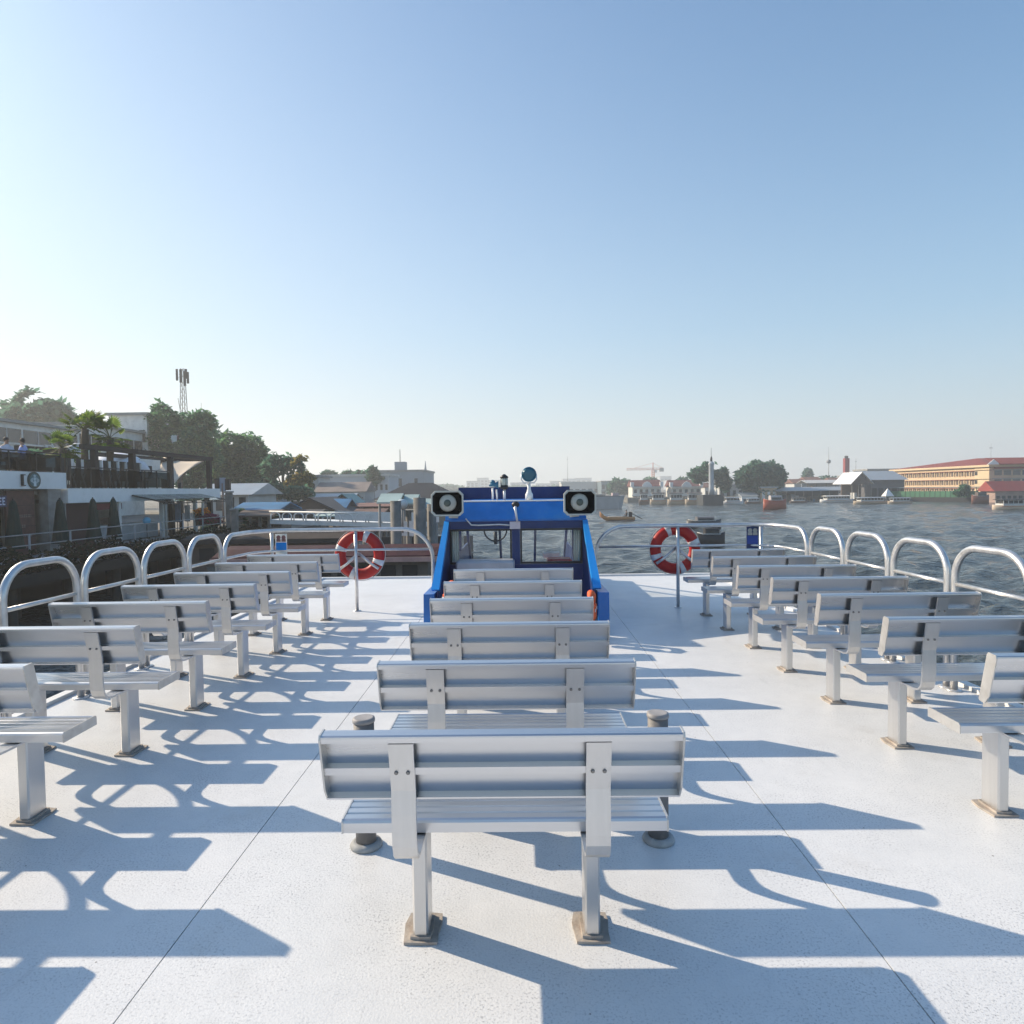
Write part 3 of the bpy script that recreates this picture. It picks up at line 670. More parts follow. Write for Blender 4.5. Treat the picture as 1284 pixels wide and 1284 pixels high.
#@@ENV@@
# ------------------------------------------------------------------ foliage
LEAF = leaf_material('leaf_green', (0.030,0.085,0.05), (0.060,0.155,0.085), (0.16,0.27,0.11))
LEAF_D = leaf_material('leaf_dark', (0.026,0.075,0.056), (0.045,0.12,0.085), (0.11,0.20,0.13))
LEAF_Y = leaf_material('leaf_olive', (0.05,0.08,0.025), (0.13,0.13,0.04), (0.30,0.22,0.07))
BARK = M('bark', (0.09,0.07,0.055), 0.9, 0, 0.3, 6, 0.4, 20)
def leaf_mesh(name, centres, radii, n, size, mat, squash=1.0, seed=1, holes=0.0):
    """leaf clumps spread through ellipsoidal lobes; each clump a small fan of quads"""
    rng = np.random.default_rng(seed); cs = np.array(centres, float); rs = np.array(radii, float)
    wgt = (rs.prod(1))**(0.67); wgt /= wgt.sum(); pick = rng.choice(len(cs), n, p=wgt)
    d = rng.normal(size=(n,3)); d /= np.linalg.norm(d, axis=1)[:,None]
    rad = rng.uniform(0.25, 1.0, n)**0.40
    # uneven outline: radius modulated by a few lobes per ellipsoid
    md = 1 + 0.16*np.sin(d[:,0]*7+pick*1.7)*np.sin(d[:,2]*6+pick) + 0.10*np.sin(d[:,1]*9+d[:,2]*11+pick*2.1)
    p = cs[pick] + d*rs[pick]*(rad*md)[:,None]
    if holes:
        h = np.sin(p[:,0]*holes+1.3)+np.sin(p[:,1]*holes*1.1)+np.sin(p[:,2]*holes*1.37+0.5); p = p[h < 0.75]; n = len(p)
    v = []; 
    a = rng.normal(size=(n,3)); a[:,2] *= 0.6; a /= np.linalg.norm(a, axis=1)[:,None]
    b = rng.normal(size=(n,3)); b -= (a*b).sum(1)[:,None]*a; b /= np.linalg.norm(b, axis=1)[:,None]
    s = size*rng.uniform(0.55, 1.4, n)[:,None]
    nrm = np.cross(a, b)
    V = np.stack([p-a*s, p+b*s*0.45+nrm*s*0.15, p+a*s, p-b*s*0.45+nrm*s*0.15], 1).reshape(-1,3)
    Fi = np.arange(4*n).reshape(-1,4)
    me = bpy.data.meshes.new(name); me.vertices.add(len(V)); me.vertices.foreach_set('co', V.ravel())
    me.loops.add(Fi.size); me.loops.foreach_set('vertex_index', Fi.ravel().astype(np.int32))
    me.polygons.add(len(Fi)); me.polygons.foreach_set('loop_start', np.arange(0, Fi.size, 4, dtype=np.int32))
    me.update(calc_edges=True); me.materials.append(mat); return me
def tree(label, Y, lobes, base_z, n=4500, size=0.45, mat=LEAF, group=None, trunk=None, seed=1, holes=0.0, depth=0.8, name='tree'):
    """lobes: (px, py, rx, ry) in photo pixels at distance Y"""
    k = Y/F; cs = []; rs = []; rng = random.Random(seed)
    for (px, py, rx, ry) in lobes:
        c = at(px, py, Y+rng.uniform(-0.3,0.3)*rx*k); cs.append(tuple(c)); rs.append((rx*k, (rx+ry)/2*k*depth, ry*k))
    cx = sum(c[0] for c in cs)/len(cs); bx = cx if trunk is None else at(trunk, 600, Y)[0]
    t = thing(name, label, 'tree', (bx, Y, base_z), group)
    off = Vector((bx, Y, base_z))
    o = inst('crown', leaf_mesh('crown', [tuple(Vector(c)-off) for c in cs], rs, n, size, mat, seed=seed, holes=holes), t)
    top = max(c[2] for c in cs)-base_z; r0 = max(0.10, top*0.028)
    mb = MB(); mb.tube([(0,0,-0.2),(0.1,0,top*0.3),(-0.05,0,top*0.6),(0,0,top*0.85)], [r0*1.3,r0,r0*0.8,r0*0.3], 9)
    for c in cs:
        q = Vector(c)-off; mb.tube([(0,0,top*0.35),(q.x*0.5,q.y*0.5,top*0.35+(q.z-top*0.35)*0.6),tuple(q)], [r0*0.6,r0*0.4,r0*0.12], 6)
    mb.build('trunk', BARK, t); return t

# ------------------------------------------------------------------ left bank: wharf, cafe
WALLW = M('white_render', (0.78,0.77,0.73), 0.8, 0, 0.08, 1.5, dirt=(0.36,0.35,0.32), dscale=0.6, damt=0.6)
FASC = M('fascia_white', (0.80,0.82,0.82), 0.6, 0, 0.05, 1.0, dirt=(0.45,0.46,0.45), dscale=0.7, damt=0.4)
TIMBER = M('dark_timber', (0.028,0.020,0.018), 0.7, 0, 0.3, 6, 0.2, 30, stretch=(6,6,0.6))
RTIMB = M('red_timber', (0.10,0.045,0.035), 0.7, 0, 0.25, 5, 0.2, 30)
BLACK = M('dark_interior', (0.02,0.02,0.022), 0.8)
DGREEN = M('parasol_green', (0.006,0.026,0.020), 0.8, 0, 0.2, 5)
DMET = M('dark_metal', (0.03,0.028,0.028), 0.5, 0.3)
DGLASS = glass('terrace_glass', (0.30,0.36,0.39), 0.0)
WIN = M('window_dark', (0.03,0.04,0.05), 0.12, 0, 0.3, 0.6, spec=0.8)
GREY = M('grey_concrete', (0.30,0.30,0.29), 0.85, 0, 0.15, 0.8, 0.2, 8, dirt=(0.14,0.13,0.12), dscale=0.7, damt=0.6)
PILE = M('pier_pile', (0.19,0.18,0.165), 0.85, 0, 0.25, 2.5, 0.3, 12, dirt=(0.06,0.06,0.05), dscale=1.2, damt=0.8)
SAIL = M('shade_sail', (0.62,0.53,0.42), 0.8, 0, 0.06, 1)
PLANK = M('wharf_plank', (0.13,0.11,0.09), 0.85, 0, 0.3, 3, 0.2, 20)

wharf = MB().box((-21.2,9,-1.02),(-16.6,57,-0.80)).build('promenade', GREY); wharf['kind'] = 'structure'
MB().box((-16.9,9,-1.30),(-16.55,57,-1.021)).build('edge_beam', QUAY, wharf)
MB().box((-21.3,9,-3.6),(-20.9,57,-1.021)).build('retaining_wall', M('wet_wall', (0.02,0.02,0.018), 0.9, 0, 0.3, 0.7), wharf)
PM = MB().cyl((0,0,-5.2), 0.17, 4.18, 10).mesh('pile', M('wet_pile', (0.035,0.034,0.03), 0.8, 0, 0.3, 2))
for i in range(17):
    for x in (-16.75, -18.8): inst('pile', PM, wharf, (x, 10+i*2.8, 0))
# railing of the promenade
t = thing('promenade_railing', 'thin grey railing along the promenade in front of the cafe', 'railing', (-16.9, 12, -0.8))
for z in (1.12, 0.75, 0.4): MB().tube([(0,0,z),(0,31,z)], 0.022, 6).build('rail', M('rail_grey', (0.28,0.29,0.30), 0.5, 0.3), t)
pm = MB().cyl((0,0,0), 0.035, 1.12, 8).mesh('post', MATS['rail_grey'])
for i in range(16): inst('post', pm, t, (0, i*2.06, 0))
# planter hedge with dark flowers hung on the quay edge
HEDGE = leaf_material('hedge_leaf', (0.012,0.02,0.012), (0.02,0.032,0.016), (0.06,0.03,0.03))
cs = [(-16.4+random.uniform(-.25,.25), 11+i*0.55, -0.62+random.uniform(-.22,.22)) for i in range(58)]
hm = leaf_mesh('planter_hedge', cs, [(0.5,0.55,0.42)]*58, 9500, 0.10, HEDGE, seed=4)
t = thing('planter', 'long planter of dark trailing plants along the quay edge', 'planter', (-16.4, 26, -1.2))
o = bpy.data.objects.new('hedge', hm); COL.objects.link(o); o.parent = t; o.location = (16.4,-26,1.2); o['kind'] = 'stuff'
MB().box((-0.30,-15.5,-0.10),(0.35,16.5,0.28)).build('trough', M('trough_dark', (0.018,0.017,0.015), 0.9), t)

# cafe (two storeys, front in the plane X = -20)
CF = -20.0
cafe = thing('cafe', 'white two-storey riverside cafe with a round green emblem on its fascia', 'cafe', (CF, 27, -0.8))
def C_(mb, name, mat, par=None):
    par = par or cafe
    o = mb.build(name, mat); o.parent = par; o.matrix_parent_inverse = par.matrix_world.inverted() if False else Matrix.Translation(-(Vector(cafe.location)))
    return o
C_(MB().box((CF-0.5,8,1.93),(CF,28.7,2.64)), 'fascia', FASC)
C_(MB().box((CF-0.5,28.75,1.30),(CF+0.02,43.5,1.96)), 'lower_fascia', FASC)
C_(MB().box((CF-7,8,1.70),(CF-0.52,28.7,1.92)), 'terrace_floor', GREY)
C_(MB().box((CF-7,28.75,1.45),(CF-0.52,43.5,1.80)), 'terrace_floor', GREY)
C_(MB().box((CF-7.2,8,-0.8),(CF-7,43.5,2.3)), 'back_wall', M('cafe_back', (0.10,0.085,0.075), 0.9, 0, 0.3, 1))
C_(MB().box((CF-3.0,28.72,-0.8),(CF-0.1,28.76,1.30)), 'partition', GREY)
C_(MB().box((CF-0.45,27.6,-0.8),(CF-0.05,28.4,1.92)), 'corner_pier', M('stone_pier', (0.26,0.25,0.23), 0.9, 0, 0.25, 3, 0.3, 10))
for y in (12,18.5): C_(MB().box((CF-0.4,y,-0.8),(CF-0.1,y+0.3,1.92)), 'column', GREY)
for y in (32.6,36.6,40.4): C_(MB().box((CF-0.3,y,-0.8),(CF-0.1,y+0.18,1.30)), 'column', WALLW)
# timber board with rows of pale lettering strokes, unreadable at this size
bd = C_(MB().box((CF-0.32,25.55,-0.75),(CF-0.22,27.05,1.85)), 'timber_board', RTIMB)
for r_, z in enumerate((1.05,0.62,0.20,-0.25)): C_(MB().box((CF-0.218,25.55,z+0.21),(CF-0.205,27.05,z+0.225)), 'board_joint', BLACK, bd)
def chld(mb, name, mat, par):
    o = mb.build(name, mat); o.parent = par; o.matrix_parent_inverse = Matrix.Identity(4); return o
for o in list(bd.children): o.matrix_parent_inverse = Matrix.Identity(4)
let = MB(); rg = random.Random(11)
for z, ya, yb in ((0.83,25.7,26.8),(0.42,25.95,26.5),(0.02,25.75,26.75),(-0.43,25.95,26.65)):
    y = ya
    while y < yb:
        w = rg.uniform(0.04,0.10); let.box((CF-0.219,y,z-0.06),(CF-0.212,y+w,z+0.06)); y += w+rg.uniform(0.02,0.05)
chld(let, 'board_lettering', M('board_text', (0.20,0.15,0.14), 0.8), bd)
# round emblem: dark green ring, blue-green field, white crowned figure with wavy hair
em = MB(); ey, ez = 26.74, 2.29
emo = C_(MB().lathe([(0.345,0.0),(0.345,0.05)], (CF+0.003,ey,ez), 'x', 32), 'emblem', M('emblem_green', (0.006,0.035,0.030), 0.4))
chld(MB().lathe([(0.27,0.0),(0.27,0.008)], (CF+0.054,ey,ez), 'x', 30), 'emblem_field', M('emblem_field', (0.03,0.13,0.16), 0.4), emo)
f = MB(); xx = CF+0.063
def flat(pts): f.slab([(xx,ey+a,ez+b) for a,b in pts], (0.006,0,0))
f.lathe([(0.062,0.0),(0.062,0.006)], (xx,ey,ez+0.055), 'x', 16, sy=1.2)
flat([(-0.05,0.14),(0.05,0.14),(0.085,0.21),(0.03,0.185),(0.0,0.245),(-0.03,0.185),(-0.085,0.21)])
flat([(-0.05,-0.02),(0.05,-0.02),(0.075,-0.25),(-0.075,-0.25)])
for s_ in (-1,1):
    for k in range(3):
        a0 = 0.085+k*0.055; flat([(s_*a0,0.12-k*0.03),(s_*(a0+0.028),0.11-k*0.03),(s_*(a0+0.045),-0.02),(s_*(a0+0.02),-0.13+k*0.03),(s_*(a0-0.01),-0.12+k*0.03),(s_*(a0+0.016),-0.02)])
chld(f, 'emblem_figure', M('emblem_white', (0.55,0.66,0.70), 0.5), emo)
br = MB().box((CF+0.003,26.05,2.05),(CF+0.10,26.10,2.52)).box((CF+0.003,26.105,2.05),(CF+0.10,26.20,2.09)).box((CF+0.003,26.105,2.48),(CF+0.10,26.20,2.52))
C_(br, 'sign_bracket', DMET)
t = thing('hanging_sign', 'small dark sign with pale letters at the left picture edge under the cafe fascia', 'sign', (CF-0.2, 25.2, 1.45))
MB().box((-0.05,-0.55,-0.22),(0.0,0.35,0.22)).build('sign_board', M('sign_indigo', (0.03,0.03,0.09), 0.5), t)
MB().box((-0.03,-0.4,0.225),(-0.01,-0.38,0.46)).box((-0.03,0.2,0.225),(-0.01,0.22,0.46)).build('hanger', DMET, t)
lt = MB()
for y in (-0.05, 0.13): lt.box((0.002,y,-0.15),(0.01,y+0.04,0.15)).box((0.002,y+0.041,0.10),(0.01,y+0.13,0.15)).box((0.002,y+0.041,-0.025),(0.01,y+0.11,0.025)).box((0.002,y+0.041,-0.15),(0.01,y+0.13,-0.10))
lt.build('letters', M('sign_letters', (0.6,0.65,0.8), 0.5), t)
# terrace balustrades of glass
def balustrade(y0, y1, z, x, label, h=0.95):
    t = thing('glass_balustrade', label, 'balustrade', (x, y0, z))
    n = max(1, round((y1-y0)/1.4)); w = (y1-y0)/n
    pm_ = MB().box((-0.012,0.03,0.05),(0.0,w-0.03,h-0.05)).mesh('glass_panel', DGLASS)
    po = MB().box((-0.03,-0.02,0.0),(0.02,0.02,h-0.002)).mesh('post', DMET)
    for i in range(n): inst('glass_panel', pm_, t, (0,i*w,0))
    for i in range(n+1): inst('post', po, t, (0,i*w,0))
    MB().box((-0.035,-0.03,h),(0.025,y1-y0+0.03,h+0.05)).build('handrail', DMET, t)
balustrade(14, 28.6, 2.641, CF-0.15, 'dark glass balustrade of the upper cafe terrace with seated people behind', 0.8)
balustrade(29.2, 37.6, 1.962, CF-0.15, 'dark glass balustrade of the lower terrace with stacked dark chairs behind', 0.95)

# closed dark green parasols
def closed_parasol(x, y, z, label):
    t = thing('closed_parasol', label, 'parasol', (x, y, z), 'closed dark green parasols outside the cafe')
    MB().cyl((0,0,0.0), 0.03, 2.35, 8).build('pole', DMET, t)
    prof = [(0.05,2.28),(0.10,2.15),(0.15,1.7),(0.22,1.0),(0.27,0.55),(0.30,0.42),(0.12,0.40)]
    mb = MB(); n = 24
    mb.loft([[(q*(1+0.20*math.cos(8*2*math.pi*k/n))*math.cos(2*math.pi*k/n), q*(1+0.20*math.cos(8*2*math.pi*k/n))*math.sin(2*math.pi*k/n), h) for k in range(n)] for q, h in prof], 0, True, True)
    mb.build('canopy', DGREEN, t); MB().cyl((0,0,0), 0.28, 0.10, 14).build('base', GREY, t)
for y, lab in ((24.9,'closed dark green parasol at the left picture edge, left of the timber board'),(27.45,'closed dark green parasol just right of the timber board'),
               (29.6,'closed dark green parasol left of the dark red doorway'),(31.1,'closed dark green parasol right of the dark red doorway')):
    closed_parasol(CF+0.55, y, -0.8, lab)
C_(MB().box((CF-0.6,29.3,-0.75),(CF-0.5,31.0,1.28)), 'doorway', M('maroon_door', (0.045,0.015,0.018), 0.6))
C_(MB().box((CF-0.5,31.3,0.92),(CF-0.44,33.4,1.22)), 'menu_band', M('red_band', (0.22,0.05,0.06), 0.6))
C_(MB().box((CF-1.5,31.4,-0.75),(CF-0.9,37.5,0.02)), 'counter', M('counter_pale', (0.40,0.44,0.46), 0.6))
C_(MB().box((CF-1.55,31.3,0.03),(CF-0.8,37.6,0.10)), 'counter_top', WHITE)
C_(MB().box((CF-3.0,31.6,0.4),(CF-2.9,36.5,1.15)), 'menu_board', M('menu_pale', (0.35,0.37,0.35), 0.7))
# glazed veranda roof
ver = thing('veranda', 'low glazed veranda roof on slim posts beside the cafe', 'veranda', (CF+0.8, 36.5, -0.8))
for i in range(5): MB().slab([(-0.75,-3.0+i*1.45,2.42),(0.9,-3.0+i*1.45,2.05),(0.9,-1.62+i*1.45,2.05),(-0.75,-1.62+i*1.45,2.42)], (0,0,0.02)).build('roof_pane', glass('veranda_glass', (0.5,0.6,0.6), 0.12) if i == 0 else bpy.data.materials['veranda_glass'], ver)
for i in range(6): MB().slab([(-0.75,-3.05+i*1.45,2.36),(0.95,-3.05+i*1.45,1.98),(0.95,-3.0+i*1.45,1.98),(-0.75,-3.0+i*1.45,2.36)], (0,0,0.07)).build('rafter', DMET, ver)
MB().box((0.88,-3.1,1.93),(0.96,4.3,1.985)).build('eaves_beam', DMET, ver)
for y in (-2.9,1.0,4.1): MB().cyl((0.92,y,0), 0.06, 1.92, 10).build('post', M('post_cream', (0.33,0.32,0.28), 0.6), ver)

# row of dark high-backed chairs and pale tables on the lower terrace
CHD = M('chair_dark', (0.025,0.03,0.032), 0.6)
cm = {}
cm['back'] = MB().box((-0.22,-0.34,0.44),(-0.16,0.16,1.42)).mesh('chair_back', CHD); cm['seat'] = MB().box((-0.20,-0.30,0.38),(0.25,0.12,0.435)).mesh('chair_seat', CHD)
cm['leg'] = MB().box((0,0,0),(0.035,0.035,0.378)).mesh('chair_leg', CHD)
for i in range(10):
    t = thing('terrace_chair', ('leftmost','second','third','fourth','fifth','sixth','seventh','eighth','ninth','rightmost')[i]+' dark high-backed chair from the left behind the lower terrace balustrade', 'chair', (CF-0.75, 29.75+i*0.68, 1.962), 'dark high-backed chairs on the lower terrace')
    inst('backrest', cm['back'], t); inst('seat', cm['seat'], t)
    for p_ in ((-0.19,-0.29),(-0.19,0.08),(0.2,-0.29),(0.2,0.08)): inst('leg', cm['leg'], t, (p_[0],p_[1],0))
tp = M('table_pale', (0.62,0.63,0.63), 0.5)
tm = {'top': MB().box((-0.03,-0.06,0.70),(0.03,0.06,1.36)).mesh('folded_top', tp), 'l': MB().slab([(0.0,-0.20,0.0),(0.0,-0.15,0.0),(0.0,0.18,0.69),(0.0,0.13,0.69)], (0.04,0,0)).mesh('leg', tp),
      'r': MB().slab([(0.05,0.20,0.0),(0.05,0.15,0.0),(0.05,-0.18,0.69),(0.05,-0.13,0.69)], (0.04,0,0)).mesh('leg', tp)}
for i in range(9):
    t = thing('folding_table', ('leftmost','second','third','fourth','fifth','sixth','seventh','eighth','rightmost')[i]+' pale folding table from the left between the dark terrace chairs', 'table', (CF-0.62, 30.02+i*0.68, 1.962), 'pale folding tables on the lower terrace')
    inst('folded_top', tm['top'], t, (0.02,0,0)); inst('leg', tm['l'], t); inst('leg', tm['r'], t)
# white dome tents behind the terrace
def dome(px, Y, w, h, label):
    c = at(px, 590, Y); t = thing('dome_tent', label, 'tent', (c.x, Y, 1.8), 'white tents behind the terrace')
    MB().lathe([(w,1.25),(w*0.97,1.45),(w*0.85,h*0.62+1.0),(w*0.55,h*0.9+1.0),(w*0.12,h+1.05)], n=20).build('canopy', M('tent_white', (0.70,0.72,0.76), 0.7), t)
    for a in range(6): MB().cyl((w*0.93*math.cos(a*1.047),w*0.93*math.sin(a*1.047),0), 0.04, 1.3, 6).build('pole', DMET, t)
dome(97, 34.5, 0.95, 1.55, 'small white tent left of the pergola behind the palms')
dome(148, 39.5, 1.75, 1.35, 'wide white dome tent under the pergola beam')
t = thing('kiosk', 'pale kiosk wall with a dark opening under the pergola', 'kiosk', (-23.5, 40.5, 1.8))
MB().box((-0.6,-1.1,0),(0.6,1.1,2.0)).build('wall', WALLW, t); MB().box((0.602,-0.3,0.9),(0.62,0.1,1.6)).build('opening', BLACK, t)

# pergola with shade sail
pg = thing('pergola', 'dark brown steel pergola with tall posts and a long beam', 'pergola', (-20.4, 36, -0.8))
X0 = -20.4
for px in (117, 165, 213, 262):
    y = X0*820/(px-652)
    MB().box((-0.13,y-36-0.13,2.5 if px < 200 else 0.0),(0.13,y-36+0.13,4.60)).build('post', TIMBER, pg)
MB().box((-0.14,-5.6,4.602),(0.14,7.25,4.84)).build('beam', TIMBER, pg)
MB().box((-3.2,-5.6,4.602),(-2.95,7.25,4.82)).build('beam', TIMBER, pg)
MB().box((-2.94,6.95,4.604),(-0.145,7.2,4.80)).build('cross_beam', TIMBER, pg)
MB().box((-3.2,6.9,0.0),(-2.94,7.2,4.6)).build('post', TIMBER, pg)
def sail(pts, label, sag):
    t = thing('shade_sail', label, 'shade sail', tuple(pts[0]))
    n = 8; o = Vector(pts[0]); mb = MB(); vs_ = []
    A,B,C2,D = [Vector(p)-o for p in pts]
    for i in range(n+1):
        for j in range(n+1):
            u, v = i/n, j/n; p_ = (A*(1-u)+B*u)*(1-v)+(D*(1-u)+C2*u)*v
            c = A*0.25+B*0.25+C2*0.25+D*0.25; p_ = p_.lerp(c, 0.22*(1-abs(2*u-1)**2*0 - 0)*(4*u*(1-u)*(1-4*v*(1-v))+4*v*(1-v)*(1-4*u*(1-u))))
            vs_.append(p_+Vector((0,0,-sag*16*u*(1-u)*v*(1-v)*0.3)))
    fs = [(i*(n+1)+j,i*(n+1)+j+1,(i+1)*(n+1)+j+1,(i+1)*(n+1)+j) for i in range(n) for j in range(n)]
    mb.add(vs_, fs, 0, True); ob = mb.build('fabric', SAIL, t)
    so = ob.modifiers.new('thickness', 'SOLIDIFY'); so.thickness = 0.012
    for q in (A,B,C2,D): MB().ball(tuple(q), 0.05, 8, 5).build('corner_ring', DMET, t)
p1 = at(256, 578, 42.4); p2 = at(218, 607, 39.4); p3 = at(183, 600, 39.5); p4 = at(205, 573, 44.0)
sail([tuple(p1), tuple(p2), tuple(p3), tuple(p4)], 'cream fabric shade sail stretched under the right end of the pergola', 0.6)
t = thing('sail_mast', 'short black mast holding the low corner of the shade sail', 'mast', (-20.55, 39.4, -0.8))
MB().cyl((0,0,0), 0.09, 3.1, 10).build('pole', DMET, t); MB().cyl((0,0,2.4), 0.13, 0.2, 10).build('clamp', DMET, t)
# hanging banners
for k, (px, col, lab) in enumerate(((213,(0.62,0.62,0.60),'white vertical banner by the pergola post, left of three'),(222,(0.35,0.46,0.62),'pale blue vertical banner, middle of three'),(235,(0.60,0.63,0.66),'narrow white vertical banner, right of three'))):
    Y = 38.6+k*0.6; c = at(px, 645, Y); t = thing('banner', lab, 'banner', (c.x, Y, -0.8), 'vertical banners on the promenade')
    w = (0.26,0.22,0.16)[k]; MB().box((-w,-0.015,0.75),(w,0.015,1.95-0.1*k)).build('cloth', M('banner_%s' % ('white','blue','pale')[k], col, 0.7, 0, 0.15, 6), t)
    MB().cyl((0,0.03,0), 0.025, 2.0, 6).build('pole', DMET, t); MB().cyl((0,0.03,0), 0.2, 0.05, 10).build('base', DMET, t)
t = thing('ball_sign', 'light blue ball-shaped sign in front of the cafe counter', 'sign', tuple(at(184, 653, 34.0)))
MB().ball((0,0,0), 0.20, 14, 8).build('ball', M('sky_ball', (0.10,0.42,0.62), 0.4), t); MB().cyl((0,0,-1.2), 0.02, 1.02, 6).build('stem', DMET, t)

# flowers
def flowers(px, py, Y, r, n, cols, label, sz=0.09):
    c = at(px, py, Y); t = thing('flower_bush', label, 'flowers', (c.x, Y, c.z-r[2]))
    me = leaf_mesh('blossoms', [(0,0,r[2])], [r], n, sz, leaf_material('petal_'+label.split()[0], *cols), seed=int(px)); inst('blossoms', me, t)
    inst('leaves', leaf_mesh('leaves', [(0,0,r[2]*0.5)], [(r[0]*0.9,r[1]*0.9,r[2]*0.8)], n//2, sz*1.2, HEDGE, seed=int(px)+1), t)
    MB().cyl((0,0,-0.6), 0.32, 0.6, 12, r2=0.4).build('pot', M('pot_dark', (0.05,0.045,0.04), 0.8), t)
flowers(253, 642, 38.0, (0.42,0.4,0.22), 420, ((0.55,0.16,0.01),(0.7,0.25,0.02),(0.75,0.40,0.06)), 'orange flower bush on the promenade end')
flowers(264, 652, 37.0, (0.62,0.5,0.36), 620, ((0.09,0.01,0.03),(0.16,0.02,0.06),(0.25,0.04,0.10)), 'magenta flower bush below the orange flowers')
flowers(258, 664, 35.5, (0.30,0.3,0.22), 260, ((0.25,0.27,0.14),(0.35,0.38,0.2),(0.45,0.48,0.3)), 'pale yellow-green flower bush at the promenade end')

# seated people on the upper terrace
SKIN = M('skin', (0.36,0.21,0.14), 0.6, 0, 0.1, 6); HAIR = M('dark_hair', (0.02,0.016,0.014), 0.7)
def seated_person(loc, rz, shirt, label, trousers=(0.03,0.03,0.05)):
    t = thing('person', label, 'person', loc, 'people seated on the upper terrace', rz)
    me = bpy.data.meshes.new('body')
    P = [(0,0,0.50),(0,0.02,0.72),(0,0.03,0.94),(0,0.02,1.06),(0,0.0,1.12),(0,-0.02,1.24),(0,-0.02,1.33),
         (0.19,0.03,0.97),(0.24,-0.06,0.74),(0.16,-0.30,0.74),(-0.19,0.03,0.97),(-0.24,-0.06,0.74),(-0.16,-0.30,0.74),
         (0.10,-0.02,0.48),(0.12,-0.42,0.48),(0.12,-0.44,0.08),(0.12,-0.56,0.04),(-0.10,-0.02,0.48),(-0.12,-0.42,0.48),(-0.12,-0.44,0.08),(-0.12,-0.56,0.04),(0.14,-0.38,0.76),(-0.14,-0.38,0.76)]
    E_ = [(0,1),(1,2),(2,3),(3,4),(4,5),(5,6),(3,7),(7,8),(8,9),(9,21),(3,10),(10,11),(11,12),(12,22),(0,13),(13,14),(14,15),(15,16),(0,17),(17,18),(18,19),(19,20)]
    rad = [0.15,0.14,0.155,0.09,0.052,0.085,0.075,0.062,0.045,0.035,0.062,0.045,0.035,0.085,0.065,0.045,0.04,0.085,0.065,0.045,0.04,0.035,0.035]
    me.from_pydata(P, E_, []); o = bpy.data.objects.new('body', me); COL.objects.link(o); o.parent = t
    sk = o.modifiers.new('skin', 'SKIN'); sk.use_smooth_shade = True
    for i, r_ in enumerate(rad):
        d = me.skin_vertices[0].data[i]; d.radius = (r_*1.15 if i in (0,1,2) else r_, r_*0.8 if i in (0,1,2) else r_); d.use_root = (i == 0)
    ss = o.modifiers.new('smooth', 'SUBSURF'); ss.levels = 1; ss.render_levels = 1
    me.materials.append(SKIN)
    sh = MB().loft([[((w*math.cos(a)), 0.02+d_*math.sin(a), z) for a in [2*math.pi*k/14 for k in range(14)]] for w, d_, z in ((0.20,0.15,0.49),(0.19,0.145,0.70),(0.21,0.15,0.92),(0.19,0.13,1.02),(0.09,0.09,1.10))], 0, True, True)
    for s_ in (-1,1): sh.tube([(s_*0.17,0.03,0.98),(s_*0.22,-0.02,0.86),(s_*0.245,-0.06,0.74)], [0.085,0.075,0.068], 9)
    sh.build('shirt', M('shirt_%d' % (len(MATS)), shirt, 0.8), t)
    tr = MB()
    for s_ in (-1,1): tr.tube([(s_*0.08,0.04,0.48),(s_*0.12,-0.40,0.485),(s_*0.12,-0.45,0.40),(s_*0.12,-0.45,0.12)], [0.10,0.085,0.07,0.06], 9)
    tr.build('trousers', M('trousers_dark', trousers, 0.8), t)
    MB().ball((0,0.012,1.30), 0.105, 12, 8, sq=(0.9,1.0,1.0)).build('hair', HAIR, t)
    fc = MB().ball((0,-0.115,1.255), 0.018, 8, 5).ball((0.035,-0.10,1.285), 0.010, 6, 4).ball((-0.035,-0.10,1.285), 0.010, 6, 4).box((-0.025,-0.103,1.20),(0.025,-0.095,1.208)); fc.build('face', SKIN, t)
SCH = {'b': MB().box((-0.21,0.19,0.44),(0.21,0.23,0.88)).mesh('backrest', CHD), 's': MB().box((-0.21,-0.22,0.39),(0.21,0.188,0.43)).mesh('seat', CHD), 'l': MB().box((-0.018,-0.018,0),(0.018,0.018,0.389)).mesh('leg', CHD)}
ppl = [(-20.75,25.6,R(-80),(0.30,0.33,0.55),'person in a blue-grey shirt seated at the left picture edge on the upper terrace'),
       (-20.95,26.6,R(75),(0.55,0.57,0.66),'person in a white shirt seated left of the pair above the emblem'),
       (-20.75,27.2,R(-70),(0.36,0.42,0.72),'person in a pale blue shirt seated right of the pair above the emblem')]
for x, y, rz, sh_, lab in ppl:
    seated_person((x, y, 1.921+0.75), rz, sh_, lab)
    t = thing('terrace_chair', 'dark chair under the '+lab[:lab.find(' seated')].replace('person','person'), 'chair', (x, y, 1.921+0.75), 'dark chairs on the upper terrace', rz)
    inst('backrest', SCH['b'], t); inst('seat', SCH['s'], t)
    for p_ in ((-0.18,-0.19),(0.18,-0.19),(-0.18,0.15),(0.18,0.15)): inst('leg', SCH['l'], t, (p_[0],p_[1],0))
C_(MB().box((CF-2.2,8,1.921),(CF-0.55,28.65,2.668)), 'upper_floor', GREY)
t = thing('plant_box', 'square timber plant box with a clipped bush on the upper terrace', 'planter', (CF-0.8, 27.75, 2.67))
MB().box((-0.3,-0.42,0),(0.3,0.42,0.62)).build('box', RTIMB, t); inst('bush', leaf_mesh('bush', [(0,0,0.72)], [(0.38,0.45,0.28)], 500, 0.09, LEAF_D, seed=2), t)

